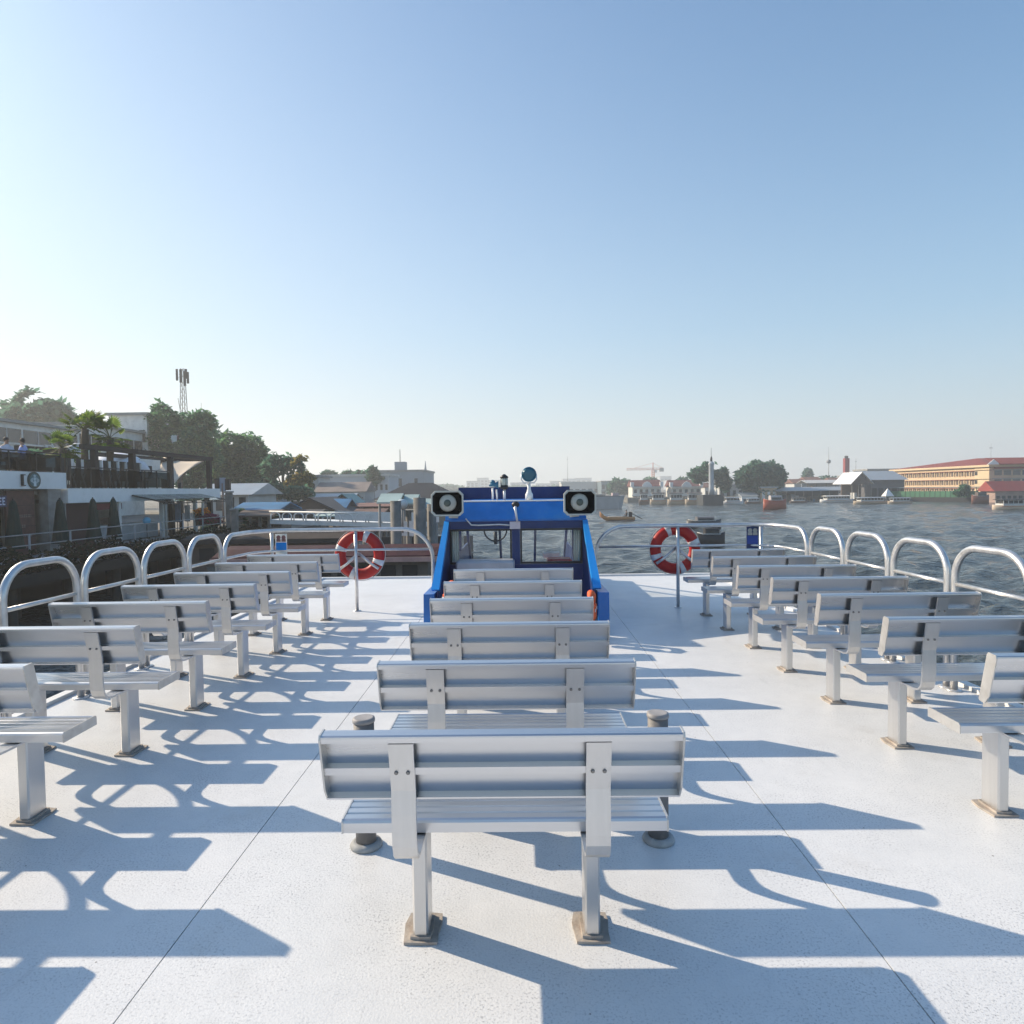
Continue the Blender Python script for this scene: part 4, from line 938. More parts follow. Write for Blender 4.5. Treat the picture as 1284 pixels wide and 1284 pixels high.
# palms in front of the pergola
def palm(px, py, Y, r, base_z, label, seed):
    c = at(px, py, Y); rg_ = random.Random(seed); H_ = c.z-base_z
    t = thing('palm_tree', label, 'palm', (c.x, Y, base_z), 'fan palms beside the cafe terrace')
    mb = MB(); n = 10
    mb.tube([(0.10*math.sin(i*0.7)*0.5, 0, H_*i/n) for i in range(n+1)], [0.16+0.02*(i%2) for i in range(n+1)], 9); mb.build('trunk', BARK, t)
    fr = MB(); fr2 = MB()
    for i in range(26):
        a = rg_.uniform(0, 6.28); el = rg_.uniform(-0.75, 1.25); L_ = r*rg_.uniform(0.45,0.68)
        d = Vector((math.cos(a)*math.cos(el), math.sin(a)*math.cos(el), math.sin(el))); hub = Vector((0,0,H_))+d*L_*0.8
        fr2.tube([(0,0,H_), tuple(Vector((0,0,H_))+d*L_*0.4+Vector((0,0,0.04))), tuple(hub)], 0.018, 4)
        up = Vector((0,0,1)); side = d.cross(up).normalized(); nn = side.cross(d)
        for k in range(15):
            b = (k-7)/7*1.75; q = (d*math.cos(b)+side*math.sin(b)).normalized(); ln = L_*0.62*(1-0.25*abs(b)/1.75)*rg_.uniform(0.85,1.1)
            e = hub+q*ln+Vector((0,0,-0.25*ln*(0.4+abs(b)/2))); m_ = hub+q*ln*0.55+Vector((0,0,-0.03))
            w_ = q.cross(nn).normalized()*0.035*r
            fr.add([hub, m_+w_, e, m_-w_], [(0,1,2,3)])
    fr.build('fronds', PALMLEAF, t); fr2.build('stems', M('palm_stem', (0.09,0.10,0.03), 0.7), t)
PALMLEAF = leaf_material('palm_leaf', (0.025,0.06,0.012), (0.06,0.11,0.02), (0.16,0.20,0.04))
palm(78, 562, 31.0, 1.35, -0.8, 'shortest fan palm, leftmost of three beside the terrace', 3)
palm(106, 538, 33.0, 1.50, -0.8, 'tallest fan palm in the middle of three beside the terrace', 5)
palm(138, 549, 33.6, 1.50, -0.8, 'fan palm on the right of three, rising through the pergola', 9)

# ------------------------------------------------------------------ left bank: buildings behind
def W_(mb, name, mat, par): return mb.build(name, mat, par)
def block(name, label, cat, px0, px1, ytop, ybot, Y, depth, wall, roof=None, roofh=0.0, wins=None, group=None, flat=True, over=0.3, hipped=False, roof_axis='x', extra=None):
    """building whose river front stands at distance Y between two photo columns"""
    a = at(px0, ytop, Y); b = at(px1, ybot, Y); x0, x1, zt, zb = a.x, b.x, a.z, b.z
    t = thing(name, label, cat, ((x0+x1)/2, Y, zb), group); w = (x1-x0)/2; h = zt-zb
    W_(MB().box((-w,0,0),(w,depth,h)), 'wall', wall, t)
    if roof:
        if hipped: W_(MB().hip(-w-over,w+over,-over,depth+over,h+0.003,h+roofh), 'roof', roof, t)
        elif flat: W_(MB().box((-w-over,-over,h+0.003),(w+over,depth+over,h+max(0.2,roofh))), 'roof', roof, t)
        else: W_(MB().gable(-w-over,w+over,-over,depth+over,h+0.003,h+roofh,roof_axis), 'roof', roof, t)
    if wins:
        nx, rows, fw, fh, mat = wins
        m_ = MB().box((-fw*w/nx,-0.06,-fh*h/len(rows)/2),(fw*w/nx,-0.002,fh*h/len(rows)/2)).mesh('window', mat)
        for r_ in rows:
            for i in range(nx): inst('window', m_, t, (-w+(i+0.5)*2*w/nx, 0, r_*h))
    return t
ROOFR = M('red_roof', (0.24,0.045,0.030), 0.75, 0, 0.15, 0.5, dirt=(0.16,0.04,0.03), dscale=0.3, damt=0.5)
ROOFG = M('grey_roof', (0.055,0.057,0.065), 0.8, 0, 0.15, 0.6, dirt=(0.10,0.09,0.08), dscale=0.4, damt=0.4)
TIN = M('tin_roof', (0.36,0.40,0.43), 0.45, 0.3, 0.12, 1.0, dirt=(0.3,0.25,0.2), dscale=0.5, damt=0.5)
TEALR = M('teal_roof', (0.10,0.26,0.26), 0.6, 0, 0.2, 0.6)
BLUER = M('blue_tarp', (0.03,0.16,0.32), 0.6, 0, 0.25, 0.8)
PALEG = M('pale_green_roof', (0.38,0.48,0.45), 0.6, 0, 0.15, 0.8)
CREAMW = M('cream_wall', (0.55,0.41,0.27), 0.8, 0, 0.08, 0.3, dirt=(0.4,0.3,0.2), dscale=0.2, damt=0.4)
OFFW = M('offwhite_wall', (0.52,0.53,0.52), 0.8, 0, 0.08, 0.3, dirt=(0.35,0.34,0.32), dscale=0.25, damt=0.5)
BLUEGREY = M('bluegrey_wall', (0.30,0.34,0.38), 0.8, 0, 0.1, 0.2)
BROWNW = M('brown_wall', (0.14,0.10,0.08), 0.85, 0, 0.25, 0.8)

# long white block behind the cafe, front in the plane X = -45
t = thing('apartment_block', 'long white flat-roofed block with bands of windows behind the cafe', 'building', (-45, 60, -0.75))
def AB(y0, y1, ztop, wins, lab):
    W_(MB().box((-14,y0-60,0),(0,y1-60,ztop+0.75)), 'wall', WALLW, t)
    W_(MB().box((-14.2,y0-60.2,ztop+0.753),(0.4,y1-59.9,ztop+1.0)), 'roof', GREY, t)
    for z in wins:
        n = max(1, int((y1-y0)/3.4)); w = (y1-y0)/n
        pm_ = MB().box((0.003,0.15,0),(0.05,w-0.15,1.25)).mesh('window', WIN); sm_ = MB().box((0.003,0.0,-0.16),(0.25,w,-0.04)).mesh('sill', WALLW)
        mm = MB().box((0.052,w/2-0.04,0),(0.09,w/2+0.04,1.25)).mesh('mullion', OFFW)
        for i in range(n):
            o = inst('window', pm_, t, (0,y0-60+i*w,z+0.75)); inst('sill', sm_, o); inst('mullion', mm, o)
AB(44, 66.5, 8.15, (6.4,3.1), '')
AB(66.6, 78, 8.9, (6.7,3.6), '')
t2 = thing('wall_unit', 'round air-conditioning fan unit on the white block wall', 'fan unit', (-44.95, 61.9, 6.0))
MB().box((0.003,-0.6,-0.45),(0.35,0.6,0.45)).build('case', OFFW, t2); MB().lathe([(0.36,0.352),(0.36,0.37)], (0,0,0), 'x', 18).build('fan_grille', WIN, t2)
block('narrow_house', 'white flat-roofed house end between the palms and the big trees', 'building', 136, 186, 521, 590, 78.5, 9, WALLW, GREY, 0.3, (4,(0.62,),0.6,0.22,WIN))

# telecom mast
c = at(233, 600, 108); t = thing('telecom_mast', 'slim lattice telecom mast with dark antenna panels rising above the trees', 'mast', (c.x, 108, -0.75))
H_ = at(233, 462, 108).z+0.75
for s_ in ((-1,-1),(1,-1),(1,1),(-1,1)): MB().tube([(s_[0]*0.8,s_[1]*0.8,0),(s_[0]*0.22,s_[1]*0.22,H_)], 0.06, 6).build('leg', GREY, t)
br = MB()
for i in range(22):
    z0 = i*H_/22; z1 = (i+1)*H_/22; k0 = 0.8-0.58*i/22; k1 = 0.8-0.58*(i+1)/22
    for (a, b) in (((-1,-1),(1,-1)),((1,-1),(1,1)),((1,1),(-1,1)),((-1,1),(-1,-1))): br.tube([(a[0]*k0,a[1]*k0,z0),(b[0]*k1,b[1]*k1,z1)], 0.03, 4)
br.build('bracing', GREY, t)
for x, y, dz, hh in ((-0.85,-0.2,-2.0,1.9),(-0.1,-0.5,-2.4,2.2),(0.5,-0.3,-2.9,2.4),(0.9,-0.1,-2.5,1.9),(0.3,0.5,-1.6,1.6)):
    o = MB().bbox((x-0.17,y-0.09,H_+dz),(x+0.17,y+0.09,H_+dz+hh), 0.03).build('antenna_panel', DMET, t)
    MB().tube([(x,y+0.1,H_+dz+0.5),(x*0.3,y*0.3+0.1,H_+dz+0.5)], 0.03, 5).build('arm', GREY, o)
MB().tube([(-0.9,0,H_*0.79),(-0.5,0,H_*0.68),(0.9,0,H_*0.68)], 0.05, 5).build('stay', GREY, t)
c = at(255, 600, 112); t = thing('whip_antenna', 'thin whip antenna pole right of the telecom mast', 'antenna', (c.x, 112, -0.75))
hz = at(255, 505, 112).z+0.75; MB().tube([(0,0,0),(0,0,hz)], [0.09,0.03], 6).build('pole', GREY, t); MB().box((-0.5,-0.03,hz*0.93),(0.5,0.03,hz*0.94)).box((-0.35,-0.03,hz*0.90),(0.35,0.03,hz*0.91)).build('crossarm', GREY, t)

# trees of the left bank
TG = 'trees on the left bank'
tree('broad pale-green open-crowned tree above the white block at the left edge', 118, [(42,500,20,13),(22,516,24,15),(62,515,26,15),(45,520,42,14),(85,526,16,9)], -0.75, 2800, 0.75, LEAF_D, TG, 45, 2, 0.75)
tree('bushy light green tree left of the telecom mast', 80, [(206,528,20,24),(200,556,22,24),(222,560,24,26),(240,540,22,24),(255,530,16,16),(250,562,26,30)], -0.75, 8200, 0.34, LEAF, TG, 225, 3, 1.1)
tree('dark dense tree under the telecom mast with a spreading crown', 92, [(262,560,22,28),(236,585,30,30),(268,590,28,30)], -0.75, 6500, 0.40, LEAF_D, TG, 262, 4, 0.9)
tree('large rounded green tree right of the telecom mast', 88, [(292,562,24,20),(312,566,22,22),(288,590,32,32),(320,588,24,28),(305,606,40,24)], -0.75, 9500, 0.36, LEAF, TG, 305, 5)
tree('sparse brown-green tree with bare twigs beside the large rounded tree', 82, [(356,572,14,14),(345,590,18,20),(365,594,20,22),(350,612,28,16)], -0.75, 3600, 0.34, LEAF_D, TG, 355, 6, 1.3)
tree('yellowing olive tree at the right end of the left-bank trees', 80, [(378,585,12,14),(382,600,12,14),(374,608,16,12)], -0.75, 2400, 0.34, LEAF_Y, TG, 378, 7, 1.0)
tree('low dark shrubby tree behind the boathouse', 76, [(330,616,26,10),(300,618,22,10),(370,618,24,9)], -0.75, 2600, 0.34, LEAF_D, TG, 330, 8)

# house with pale roof, pole with sign, pilings, tarps
block('riverside_house', 'small white house with a pale tin roof behind the flowers', 'house', 253, 312, 621, 650, 52, 6, OFFW, TIN, 0.95, (4,(0.62,),0.55,0.55,WIN), flat=False, over=0.5)
c = at(280, 640, 47); t = thing('street_lamp', 'pole carrying two small dark boxes and a pale sign near the white house', 'pole', (c.x, 47, -0.8))
hp = at(280, 606, 47).z+0.8; MB().tube([(0,0,0),(0,0,hp)], 0.08, 8).build('pole', M('pole_brown', (0.22,0.17,0.15), 0.7), t)
MB().box((-0.52,-0.14,hp-0.55),(-0.22,0.14,hp+0.35)).build('dark_box', DMET, t); MB().box((0.24,-0.14,hp-0.5),(0.55,0.14,hp+0.3)).build('dark_box', DMET, t); MB().box((-0.2,-0.05,hp-0.6),(0.22,0.05,hp+0.4)).build('sign_plate', M('sign_bluegrey', (0.25,0.32,0.42), 0.5), t)
for px, Y, top, bot, lab in ((287,36,618,0,'pale square pier post left of the pair behind the front railing'),(294,35,640,0,'darker pier post right of the pair behind the front railing')):
    c = at(px, top, Y); t = thing('pier_post', lab, 'post', (c.x, Y, -6), 'pier posts behind the left railing')
    MB().bbox((-0.16,-0.16,0),(0.16,0.16,c.z+6), 0.03).build('shaft', PILE, t); MB().bbox((-0.20,-0.20,c.z+6.001),(0.20,0.20,c.z+6.1), 0.02).build('cap', GREY, t)
def shed(name, label, cat, px0, px1, ye, yr, yb, Y, depth, roofm, wallm, group=None, front=0.25, posts=3, axis='x', kids=True):
    """open-fronted waterside shed: roof, back wall, posts, floor, stilts"""
    a = at(px0, ye, Y); b = at(px1, yb, Y); r_ = at((px0+px1)/2, yr, Y).z-a.z; w = (b.x-a.x)/2; h = a.z-b.z
    t = thing(name, label, cat, ((a.x+b.x)/2, Y, b.z), group)
    th = 0.10
    if axis == 'x':
        ym = depth/2; o = 0.4
        W_(MB().extx([(-o,h-0.02),(ym,h+r_),(depth+o,h-0.02),(depth+o,h+th-0.02),(ym,h+r_+th),(-o,h+th-0.02)], -w-0.3, w+0.3), 'roof', roofm, t)
    else:
        W_(MB().exty([(-w-0.4,h-0.02),(0,h+r_),(w+0.4,h-0.02),(w+0.4,h+th-0.02),(0,h+r_+th),(-w-0.4,h+th-0.02)], -0.4, depth), 'roof', roofm, t)
        W_(MB().exty([(-w,h-0.03),(w,h-0.03),(0,h+r_-0.03)], 0.05, 0.15), 'gable_boarding', wallm, t)
    W_(MB().box((-w,depth*0.55,0.08),(w,depth*0.6,h-0.03)), 'back_wall', wallm, t)
    W_(MB().box((-w-0.2,-0.3,-0.08),(w+0.2,depth,0.078)), 'floor', PLANK, t)
    pm_ = MB().box((-0.08,-0.08,0.08),(0.08,0.08,h-0.03)).mesh('post', PILE); st = MB().cyl((0,0,-4), 0.12, 3.9, 7).mesh('stilt', PILE)
    for i in range(posts):
        x = -w+0.1+(2*w-0.2)*i/(posts-1); inst('post', pm_, t, (x,0,0)); inst('stilt', st, t, (x,0,0)); inst('stilt', st, t, (x,depth*0.7,0))
    rg_ = random.Random(int(px0))
    for i in range(int(w)):
        x = rg_.uniform(-w*0.9,w*0.9); s_ = rg_.uniform(0.25,0.6); W_(MB().box((x-s_,depth*0.25,0.08),(x+s_,depth*0.5,0.08+rg_.uniform(0.5,h*0.7))), 'panel', rg_.choice([BLUEGREY,BROWNW,OFFW,BLUER,BLACK]), t)
    return t
shed('stilt_house', 'blue tarpaulin stall on stilts at the water below the white house', 'stall', 296, 348, 641, 632, 660, 46, 4, BLUER, M('blue_boards', (0.10,0.20,0.32), 0.7, 0, 0.3, 1.2), 'waterside sheds')
shed('boathouse', 'dark grey boathouse with a wide low gable facing the river', 'boathouse', 340, 440, 652, 625, 661, 62, 9, ROOFG, BROWNW, 'waterside sheds', axis='y', posts=5)
shed('waterside_shed', 'shed with a bright blue awning right of the boathouse', 'shed', 392, 432, 638, 627, 652, 66, 4, BLUER, BROWNW, 'waterside sheds')
shed('waterside_shed', 'shed with a teal green roof behind the blue awning', 'shed', 418, 442, 632, 620, 648, 72, 5, TEALR, BROWNW, 'waterside sheds', axis='y')
shed('waterside_shed', 'long low shed with a rust-brown roof in front of the dark hipped roof', 'shed', 440, 495, 636, 632, 655, 70, 5, M('rust_roof', (0.22,0.11,0.09), 0.8, 0, 0.3, 0.6), BROWNW, 'waterside sheds', posts=5)
shed('waterside_shed', 'shed with a pale blue tin roof above the boathouse', 'shed', 352, 440, 629, 620, 645, 78, 5, TIN, BLUEGREY, 'waterside sheds', posts=5)
block('terrace_house', 'house with a pinkish tiled roof behind the waterside sheds', 'house', 396, 458, 617, 640, 92, 6, OFFW, M('pink_roof', (0.30,0.24,0.21), 0.8, 0, 0.2, 0.5), 1.4, (6,(0.45,),0.5,0.5,WIN), flat=False)
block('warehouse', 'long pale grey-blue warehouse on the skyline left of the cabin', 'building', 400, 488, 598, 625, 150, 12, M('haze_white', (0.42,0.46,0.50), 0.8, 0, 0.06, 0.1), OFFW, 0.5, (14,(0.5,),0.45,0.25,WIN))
block('terrace_house', 'pale house with a lean roof left of the long warehouse', 'house', 384, 400, 599, 640, 95, 6, OFFW, GREY, 0.4, (1,(0.6,),0.4,0.4,WIN))
t = block('factory', 'large blue-grey block building with rooftop box left of the cabin', 'building', 472, 532, 592, 625, 170, 20, BLUEGREY, GREY, 0.5, (3,(0.6,),0.2,0.3,WIN))
W_(MB().box((-1.8,2,7.3),(1.0,5,9.7)), 'rooftop_box', BLUEGREY, t); W_(MB().tube([(-0.5,3,9.7),(-0.5,3,13.0)], 0.12, 5), 'aerial', GREY, t)
c = at(534, 620, 260); t = thing('spire', 'thin pale temple-like spire behind the blue-grey block', 'tower', (c.x, 260, -1))
hs = at(534, 578, 260).z+1; MB().lathe([(2.4,0),(2.2,hs*0.3),(1.3,hs*0.45),(1.0,hs*0.6),(0.4,hs*0.8),(0.1,hs)], n=14).build('shaft', BLUEGREY, t); MB().lathe([(3.0,0),(2.4,0.5)], n=14).build('base', GREY, t)
block('pavilion_hall', 'dark grey hipped-roof hall just left of the wheelhouse', 'building', 476, 566, 627, 650, 88, 10, M('hall_wall', (0.16,0.15,0.14), 0.8, 0, 0.2, 0.5), M('slate_roof', (0.035,0.04,0.05), 0.85, 0, 0.15, 0.6, spec=0.2), 2.3, (8,(0.4,),0.5,0.5,WIN), hipped=True, over=0.9)
tree('small wind-blown tree on the warehouse roofline', 150, [(467,592,7,7),(470,600,10,7)], -0.75, 700, 0.7, LEAF_D, 'small trees on the far left skyline', 468, 9)
for k, (px, r_) in enumerate(((412,9),(452,11),(436,7))): tree(('low round tree on the skyline, left above the warehouse','low round tree on the skyline, right above the warehouse','smallest low tree on the skyline between two others')[k], 165, [(px,595,r_,4.5),(px+5,597,r_*0.8,4)], -0.75, 600, 0.7, LEAF_D, 'small trees on the far left skyline', px, 20+k)

# gangway with white railing, pontoon pier, maroon boat
gw = thing('gangway', 'long white pontoon gangway with arched railing leading to the pier', 'gangway', (-9.6, 37.5, 0.12))
MB().slab([(-4.6,-0.5,0.0),(4.6,-4.2,-0.15),(4.6,-2.4,-0.15),(-4.6,1.3,0.0)], (0,0,-0.25)).build('walkway', WHITE, gw)
def lerp3(a, b, t_): return tuple(a[i]+(b[i]-a[i])*t_ for i in range(3))
ga, gb = (-4.6,-0.5,0.0), (4.6,-4.2,-0.15)
MB().tube([Vector(ga)+Vector((0,-0.04,0.46)), Vector(gb)+Vector((0,-0.04,0.46))], 0.045, 8).build('handrail', WHITE, gw)
am = MB().tube([(-0.32,0,0),(-0.32,0,0.22)]+[(-0.32*math.cos(a),0,0.22+0.2*math.sin(a)) for a in np.linspace(0.3,2.84,7)]+[(0.32,0,0.22),(0.32,0,0)], 0.035, 6).mesh('rail_arch', WHITE)
for i in range(12):
    o = inst('rail_arch', am, gw, lerp3(ga, gb, (i+0.5)/12)); o.rotation_euler = (0,0,math.atan2(-3.7,9.2)); o.location.y -= 0.05
MB().slab([Vector(ga)+Vector((4.2,-1.75,0.02)), Vector(gb)+Vector((-0.1,-0.06,0.02)), Vector(gb)+Vector((-0.1,-0.06,0.55)), Vector(ga)+Vector((4.2,-1.75,0.50))], (0,0.03,0)).build('side_panel', WHITE, gw)

pier = thing('landing_pier', 'floating landing pier with grey piles and pale canopies left of the wheelhouse', 'pier', (-4.6, 25, -2.2))
MB().box((-5.0,-0.8,-0.5),(3.3,3.6,0.45)).build('pontoon', M('pontoon_steel', (0.10,0.10,0.10), 0.7, 0, 0.25, 1), pier)
MB().box((-5.05,-0.85,0.451),(3.35,3.65,0.53)).build('pontoon_deck', PLANK, pier)
for px, Y, top, r_ in ((496,23.6,628,0.20),(526,24.0,624,0.23),(541,24.4,632,0.17),(512,27.5,640,0.13),(505,27.8,650,0.12)):
    c = at(px, top, Y); MB().cyl((c.x+4.6,Y-25,-4), r_, c.z+2.2+4, 12).build('pile', PILE, pier)
for px0, px1, Y, yt in ((478,506,27.0,628),(508,526,27.4,629),(524,552,28.2,634)):
    a = at(px0, yt, Y); b = at(px1, yt, Y); w = (b.x-a.x)/2
    o = MB().extx([(-0.9,0),(0.0,0.34),(0.9,0),(0.9,0.06),(0.0,0.40),(-0.9,0.06)], -w, w).build('canopy', PALEG, pier); o.location = ((a.x+b.x)/2+4.6, Y-25, a.z+2.2-0.1)
    for s_ in (-1,1): MB().cyl((s_*(w-0.08),-0.7,-(a.z+1.60)), 0.05, a.z+1.58, 7).build('canopy_post', GREY, o)
for px, w, y0_, y1_ in ((505,0.17,654,672),(519,0.20,653,672),(546,0.14,648,655)):
    a = at(px, y0_, 26.4); b = at(px, y1_, 26.4); MB().box((a.x+4.6-w,1.4,b.z+2.2),(a.x+4.6+w,1.44,a.z+2.2)).build('white_panel', WHITE, pier)
MB().box((-1.4,1.3,0.54),(0.9,2.4,1.2)).build('dark_bench', BLACK, pier); MB().box((-1.6,2.8,0.54),(2.6,2.9,1.9)).build('back_screen', M('pier_screen', (0.05,0.05,0.055), 0.8), pier)
for z in (1.15,1.5): MB().tube([(-4.8,-0.6,z),(3.2,-0.6,z)], 0.03, 6).build('pier_rail', GREY, pier)
t = thing('pier_lamp', 'pale round-headed lamp between the pier canopies', 'lamp', tuple(at(505, 668, 25.6)))
hl = at(505, 632, 25.6).z-t.location.z; MB().cyl((0,0,0), 0.04, hl, 7).build('pole', GREY, t); MB().ball((0,0,hl), 0.20, 12, 8, sq=(1.1,0.9,1)).build('head', M('lamp_pale', (0.50,0.56,0.58), 0.4), t)
c = at(518, 688, 23.0); t = thing('fire_hydrant', 'orange-red post with valve standing on the pontoon pier', 'hydrant', (c.x, 24.6, -1.67))
MB().cyl((0,0,0), 0.14, 1.1, 12).lathe([(0.14,1.1),(0.17,1.14),(0.17,1.2),(0.09,1.3)], n=12).build('body', M('orange_red', (0.62,0.07,0.02), 0.5), t); MB().tube([(-0.25,0,0.8),(0.25,0,0.8)], 0.07, 8).build('outlet', M('orange_red', (0.62,0.07,0.02), 0.5), t)
# wooden river boat
bt = thing('river_boat', 'long wooden river boat with maroon roof edge moored behind the left railing', 'boat', (-6.2, 22.5, WZ))
def hull_mesh(L_, B_, z0, z1, sheer=0.35, bow=0.35, n=14):
    mb = MB(); rings = []
    for i in range(n+1):
        u = i/n; x = -L_/2+L_*u; k = min(1, 4*u*(1-u)+0.28) if bow > 0 else 1
        k = max(0.04, 1-(abs(2*u-1))**3.2); s_ = sheer*(abs(2*u-1))**2.4
        rings.append([(x,-B_/2*k,z1+s_),(x,-B_/2*k*0.86,z0+(z1-z0)*0.4),(x,-B_/2*k*0.4,z0),(x,B_/2*k*0.4,z0),(x,B_/2*k*0.86,z0+(z1-z0)*0.4),(x,B_/2*k,z1+s_)])
    return mb.loft(rings, 0, True, True)
WOODH = M('boat_wood', (0.16,0.145,0.125), 0.7, 0, 0.25, 1.5, 0.2, 12, stretch=(0.5,4,4)); MAR = M('maroon_trim', (0.045,0.012,0.018), 0.75, 0, 0.3, 2, spec=0.2, dirt=(0.10,0.06,0.05), dscale=1.2, damt=0.6)
bt.scale = (0.66,1,1)
hull_mesh(13.5, 2.9, -0.35, 1.30, 0.5).build('hull', WOODH, bt)
MB().box((-5.6,-1.36,1.35),(5.2,-1.30,1.55)).build('rubbing_strake', MAR, bt)
MB().box((-5.4,-1.15,1.0),(4.8,1.15,2.25)).build('cabin', M('cabin_boards', (0.11,0.10,0.09), 0.8, 0, 0.3, 2), bt)
for i in range(9): MB().box((-5.1+i*1.08,-1.19,1.60),(-4.35+i*1.08,-1.152,2.12)).build('window', BLACK, bt)
MB().extx([(-1.45,2.30),(-1.42,2.46),(-0.7,2.66),(0,2.72),(0.7,2.66),(1.42,2.46),(1.45,2.30)], -5.8, 5.3).build('roof', MAR, bt)
MB().box((-5.85,-1.50,2.26),(5.35,-1.455,2.42)).build('roof_edge', M('pinkish_trim', (0.40,0.25,0.23), 0.6, 0, 0.2, 2), bt)
MB().tube([(5.2,0,1.4),(6.2,0,2.2)], 0.06, 6).build('bow_post', WOODH, bt)
bt2 = thing('river_boat', 'second maroon-roofed wooden boat lying behind the first along the bank', 'boat', (-11.6, 30.5, WZ))
hull_mesh(9, 2.4, -0.3, 1.1, 0.4).build('hull', WOODH, bt2); MB().box((-3.4,-0.95,1.0),(3.2,0.95,2.2)).build('cabin', BROWNW, bt2); MB().extx([(-1.2,2.25),(-1.1,2.45),(0,2.65),(1.1,2.45),(1.2,2.25)], -3.8, 3.6).build('roof', M('brown_tarpaulin', (0.045,0.035,0.03), 0.8, 0, 0.3, 1.5, spec=0.2), bt2)
for i in range(5): MB().box((-3.0+i*1.2,-0.99,1.5),(-2.3+i*1.2,-0.952,2.05)).build('window', BLACK, bt2)

for k, (px0, px1, ye, yr, yb, Y_, rf, wl_, lab) in enumerate((
        (300,340,648,642,664,40,BROWNW,BLACK,'dark low market stall roof at the water behind the left pier posts'),
        (360,398,646,641,660,54,ROOFG,BLUEGREY,'grey-roofed stall in front of the dark boathouse'),
        (446,478,645,640,660,50,M('rust_tin', (0.16,0.09,0.07), 0.8, 0, 0.35, 0.8),BROWNW,'rusty tin-roofed stall left of the grey piles'),
        (400,430,648,644,662,47,PALEG,BROWNW,'pale green stall roof above the left lifebuoy'))):
    shed('market_stall', lab, 'stall', px0, px1, ye, yr, yb, Y_, 3, rf, wl_, 'low stalls along the left waterfront', posts=4)
for k, (px, Y_, w_, h_, lab) in enumerate(((322,44,34,8,'leafy shrubs at the water behind the left pier posts'),(372,70,30,9,'shrubs beside the dark boathouse'),(456,84,28,6,'low shrubs in front of the dark hipped hall'),(300,43,14,9,'small bush beside the pier posts'))):
    tree(lab, Y_, [(px-w_*0.3,652-k,w_*0.35,h_),(px+w_*0.25,650-k,w_*0.4,h_*0.9)], -2.0, 900, 0.22, LEAF_D, 'shrubs along the left waterfront', px, 70+k, name='shrub')
# ------------------------------------------------------------------ river traffic
def Y_at(px, py): 
    r_ = at(px, py, 100.0); return 100.0*(CAM_H-WZ)/(CAM_H-r_.z)
def ferry_boat(px0, px1, pyw, ytop, hullm, roofm, label, group=None, wins=True, flip=1):
    Y = Y_at((px0+px1)/2, pyw); a = at(px0, pyw, Y); b = at(px1, pyw, Y); L_ = b.x-a.x; H_ = at(px0, ytop, Y).z-WZ
    t = thing('ferry_boat', label, 'boat', ((a.x+b.x)/2, Y, WZ), group)
    Bm = min(3.4, L_*0.34)
    hull_mesh(L_, Bm, -0.4, H_*0.36, H_*0.10).build('hull', hullm, t)
    MB().box((-L_*0.40,-Bm*0.505,H_*0.27),(L_*0.40,-Bm*0.495-0.0,H_*0.33)).build('stripe', M('boat_stripe', (0.45,0.16,0.05), 0.5), t)
    MB().box((-L_*0.34,-Bm*0.38,H_*0.30),(L_*0.32,Bm*0.38,H_*0.55)).build('cabin', OFFW, t)
    n = max(4, int(L_/1.1)); w = L_*0.66/n
    po = MB().box((-0.05,-0.05,H_*0.55),(0.05,0.05,H_*0.885)).mesh('roof_post', OFFW)
    for i in range(n+1):
        for s_ in (-1,1): inst('roof_post', po, t, (-L_*0.335+i*w, s_*Bm*0.36, 0))
    MB().box((-L_*0.33,-Bm*0.2,H_*0.551),(L_*0.3,Bm*0.2,H_*0.80)).build('seating', BLACK, t)
    MB().extx([(-Bm*0.46,H_*0.89),(-Bm*0.42,H_*0.94),(0,H_),(Bm*0.42,H_*0.94),(Bm*0.46,H_*0.89)], -L_*0.38, L_*0.37).build('roof', roofm, t)
    return t
BRN = M('brown_awning', (0.10,0.08,0.07), 0.7, 0, 0.2, 0.8); TAN = M('tan_hull', (0.46,0.36,0.25), 0.6, 0, 0.15, 0.8); WHB = M('white_boat', (0.70,0.69,0.66), 0.5, 0, 0.06, 0.6)
FG = 'moored ferries along the far right bank'
for x0, x1, col, lab in ((801,814,BROWNW,'leftmost and smallest of four moored ferries in front of the white houses'),(815,836,TAN,'second from left of the four moored ferries, with a pale hull'),
                         (837,859,TAN,'third from left of the four moored ferries'),(859,883,TAN,'rightmost of the four moored ferries, beside the grey tower')):
    ferry_boat(x0, x1, 632.5, 617.5, col, BRN, lab, FG)
ferry_boat(1028, 1070, 629.5, 621.5, WHB, WHB, 'white-roofed ferry crossing in front of the low sheds', FG)
ferry_boat(1070, 1113, 631.5, 623.5, TAN, TIN, 'brown-and-white ferry right of the white-roofed ferry', FG)
ferry_boat(1113, 1144, 631.5, 624, TAN, TIN, 'shorter brown-and-white ferry at the left end of the green fence', FG)
ferry_boat(1244, 1300, 638.5, 625.5, M('cream_hull', (0.66,0.52,0.38), 0.6, 0, 0.1, 0.5), BLACK, 'long cream ferry cut off by the right picture edge', FG)
ferry_boat(906, 932, 632.0, 623.5, WHB, TIN, 'small white ferry moored below the pale building right of the grey tower', FG)
ferry_boat(934, 955, 631.5, 624.5, BROWNW, TIN, 'small dark ferry moored at the foot of the huge tree', FG)
ferry_boat(990, 1012, 630.5, 624.0, BROWNW, BRN, 'small dark ferry moored in front of the long open shed', FG)
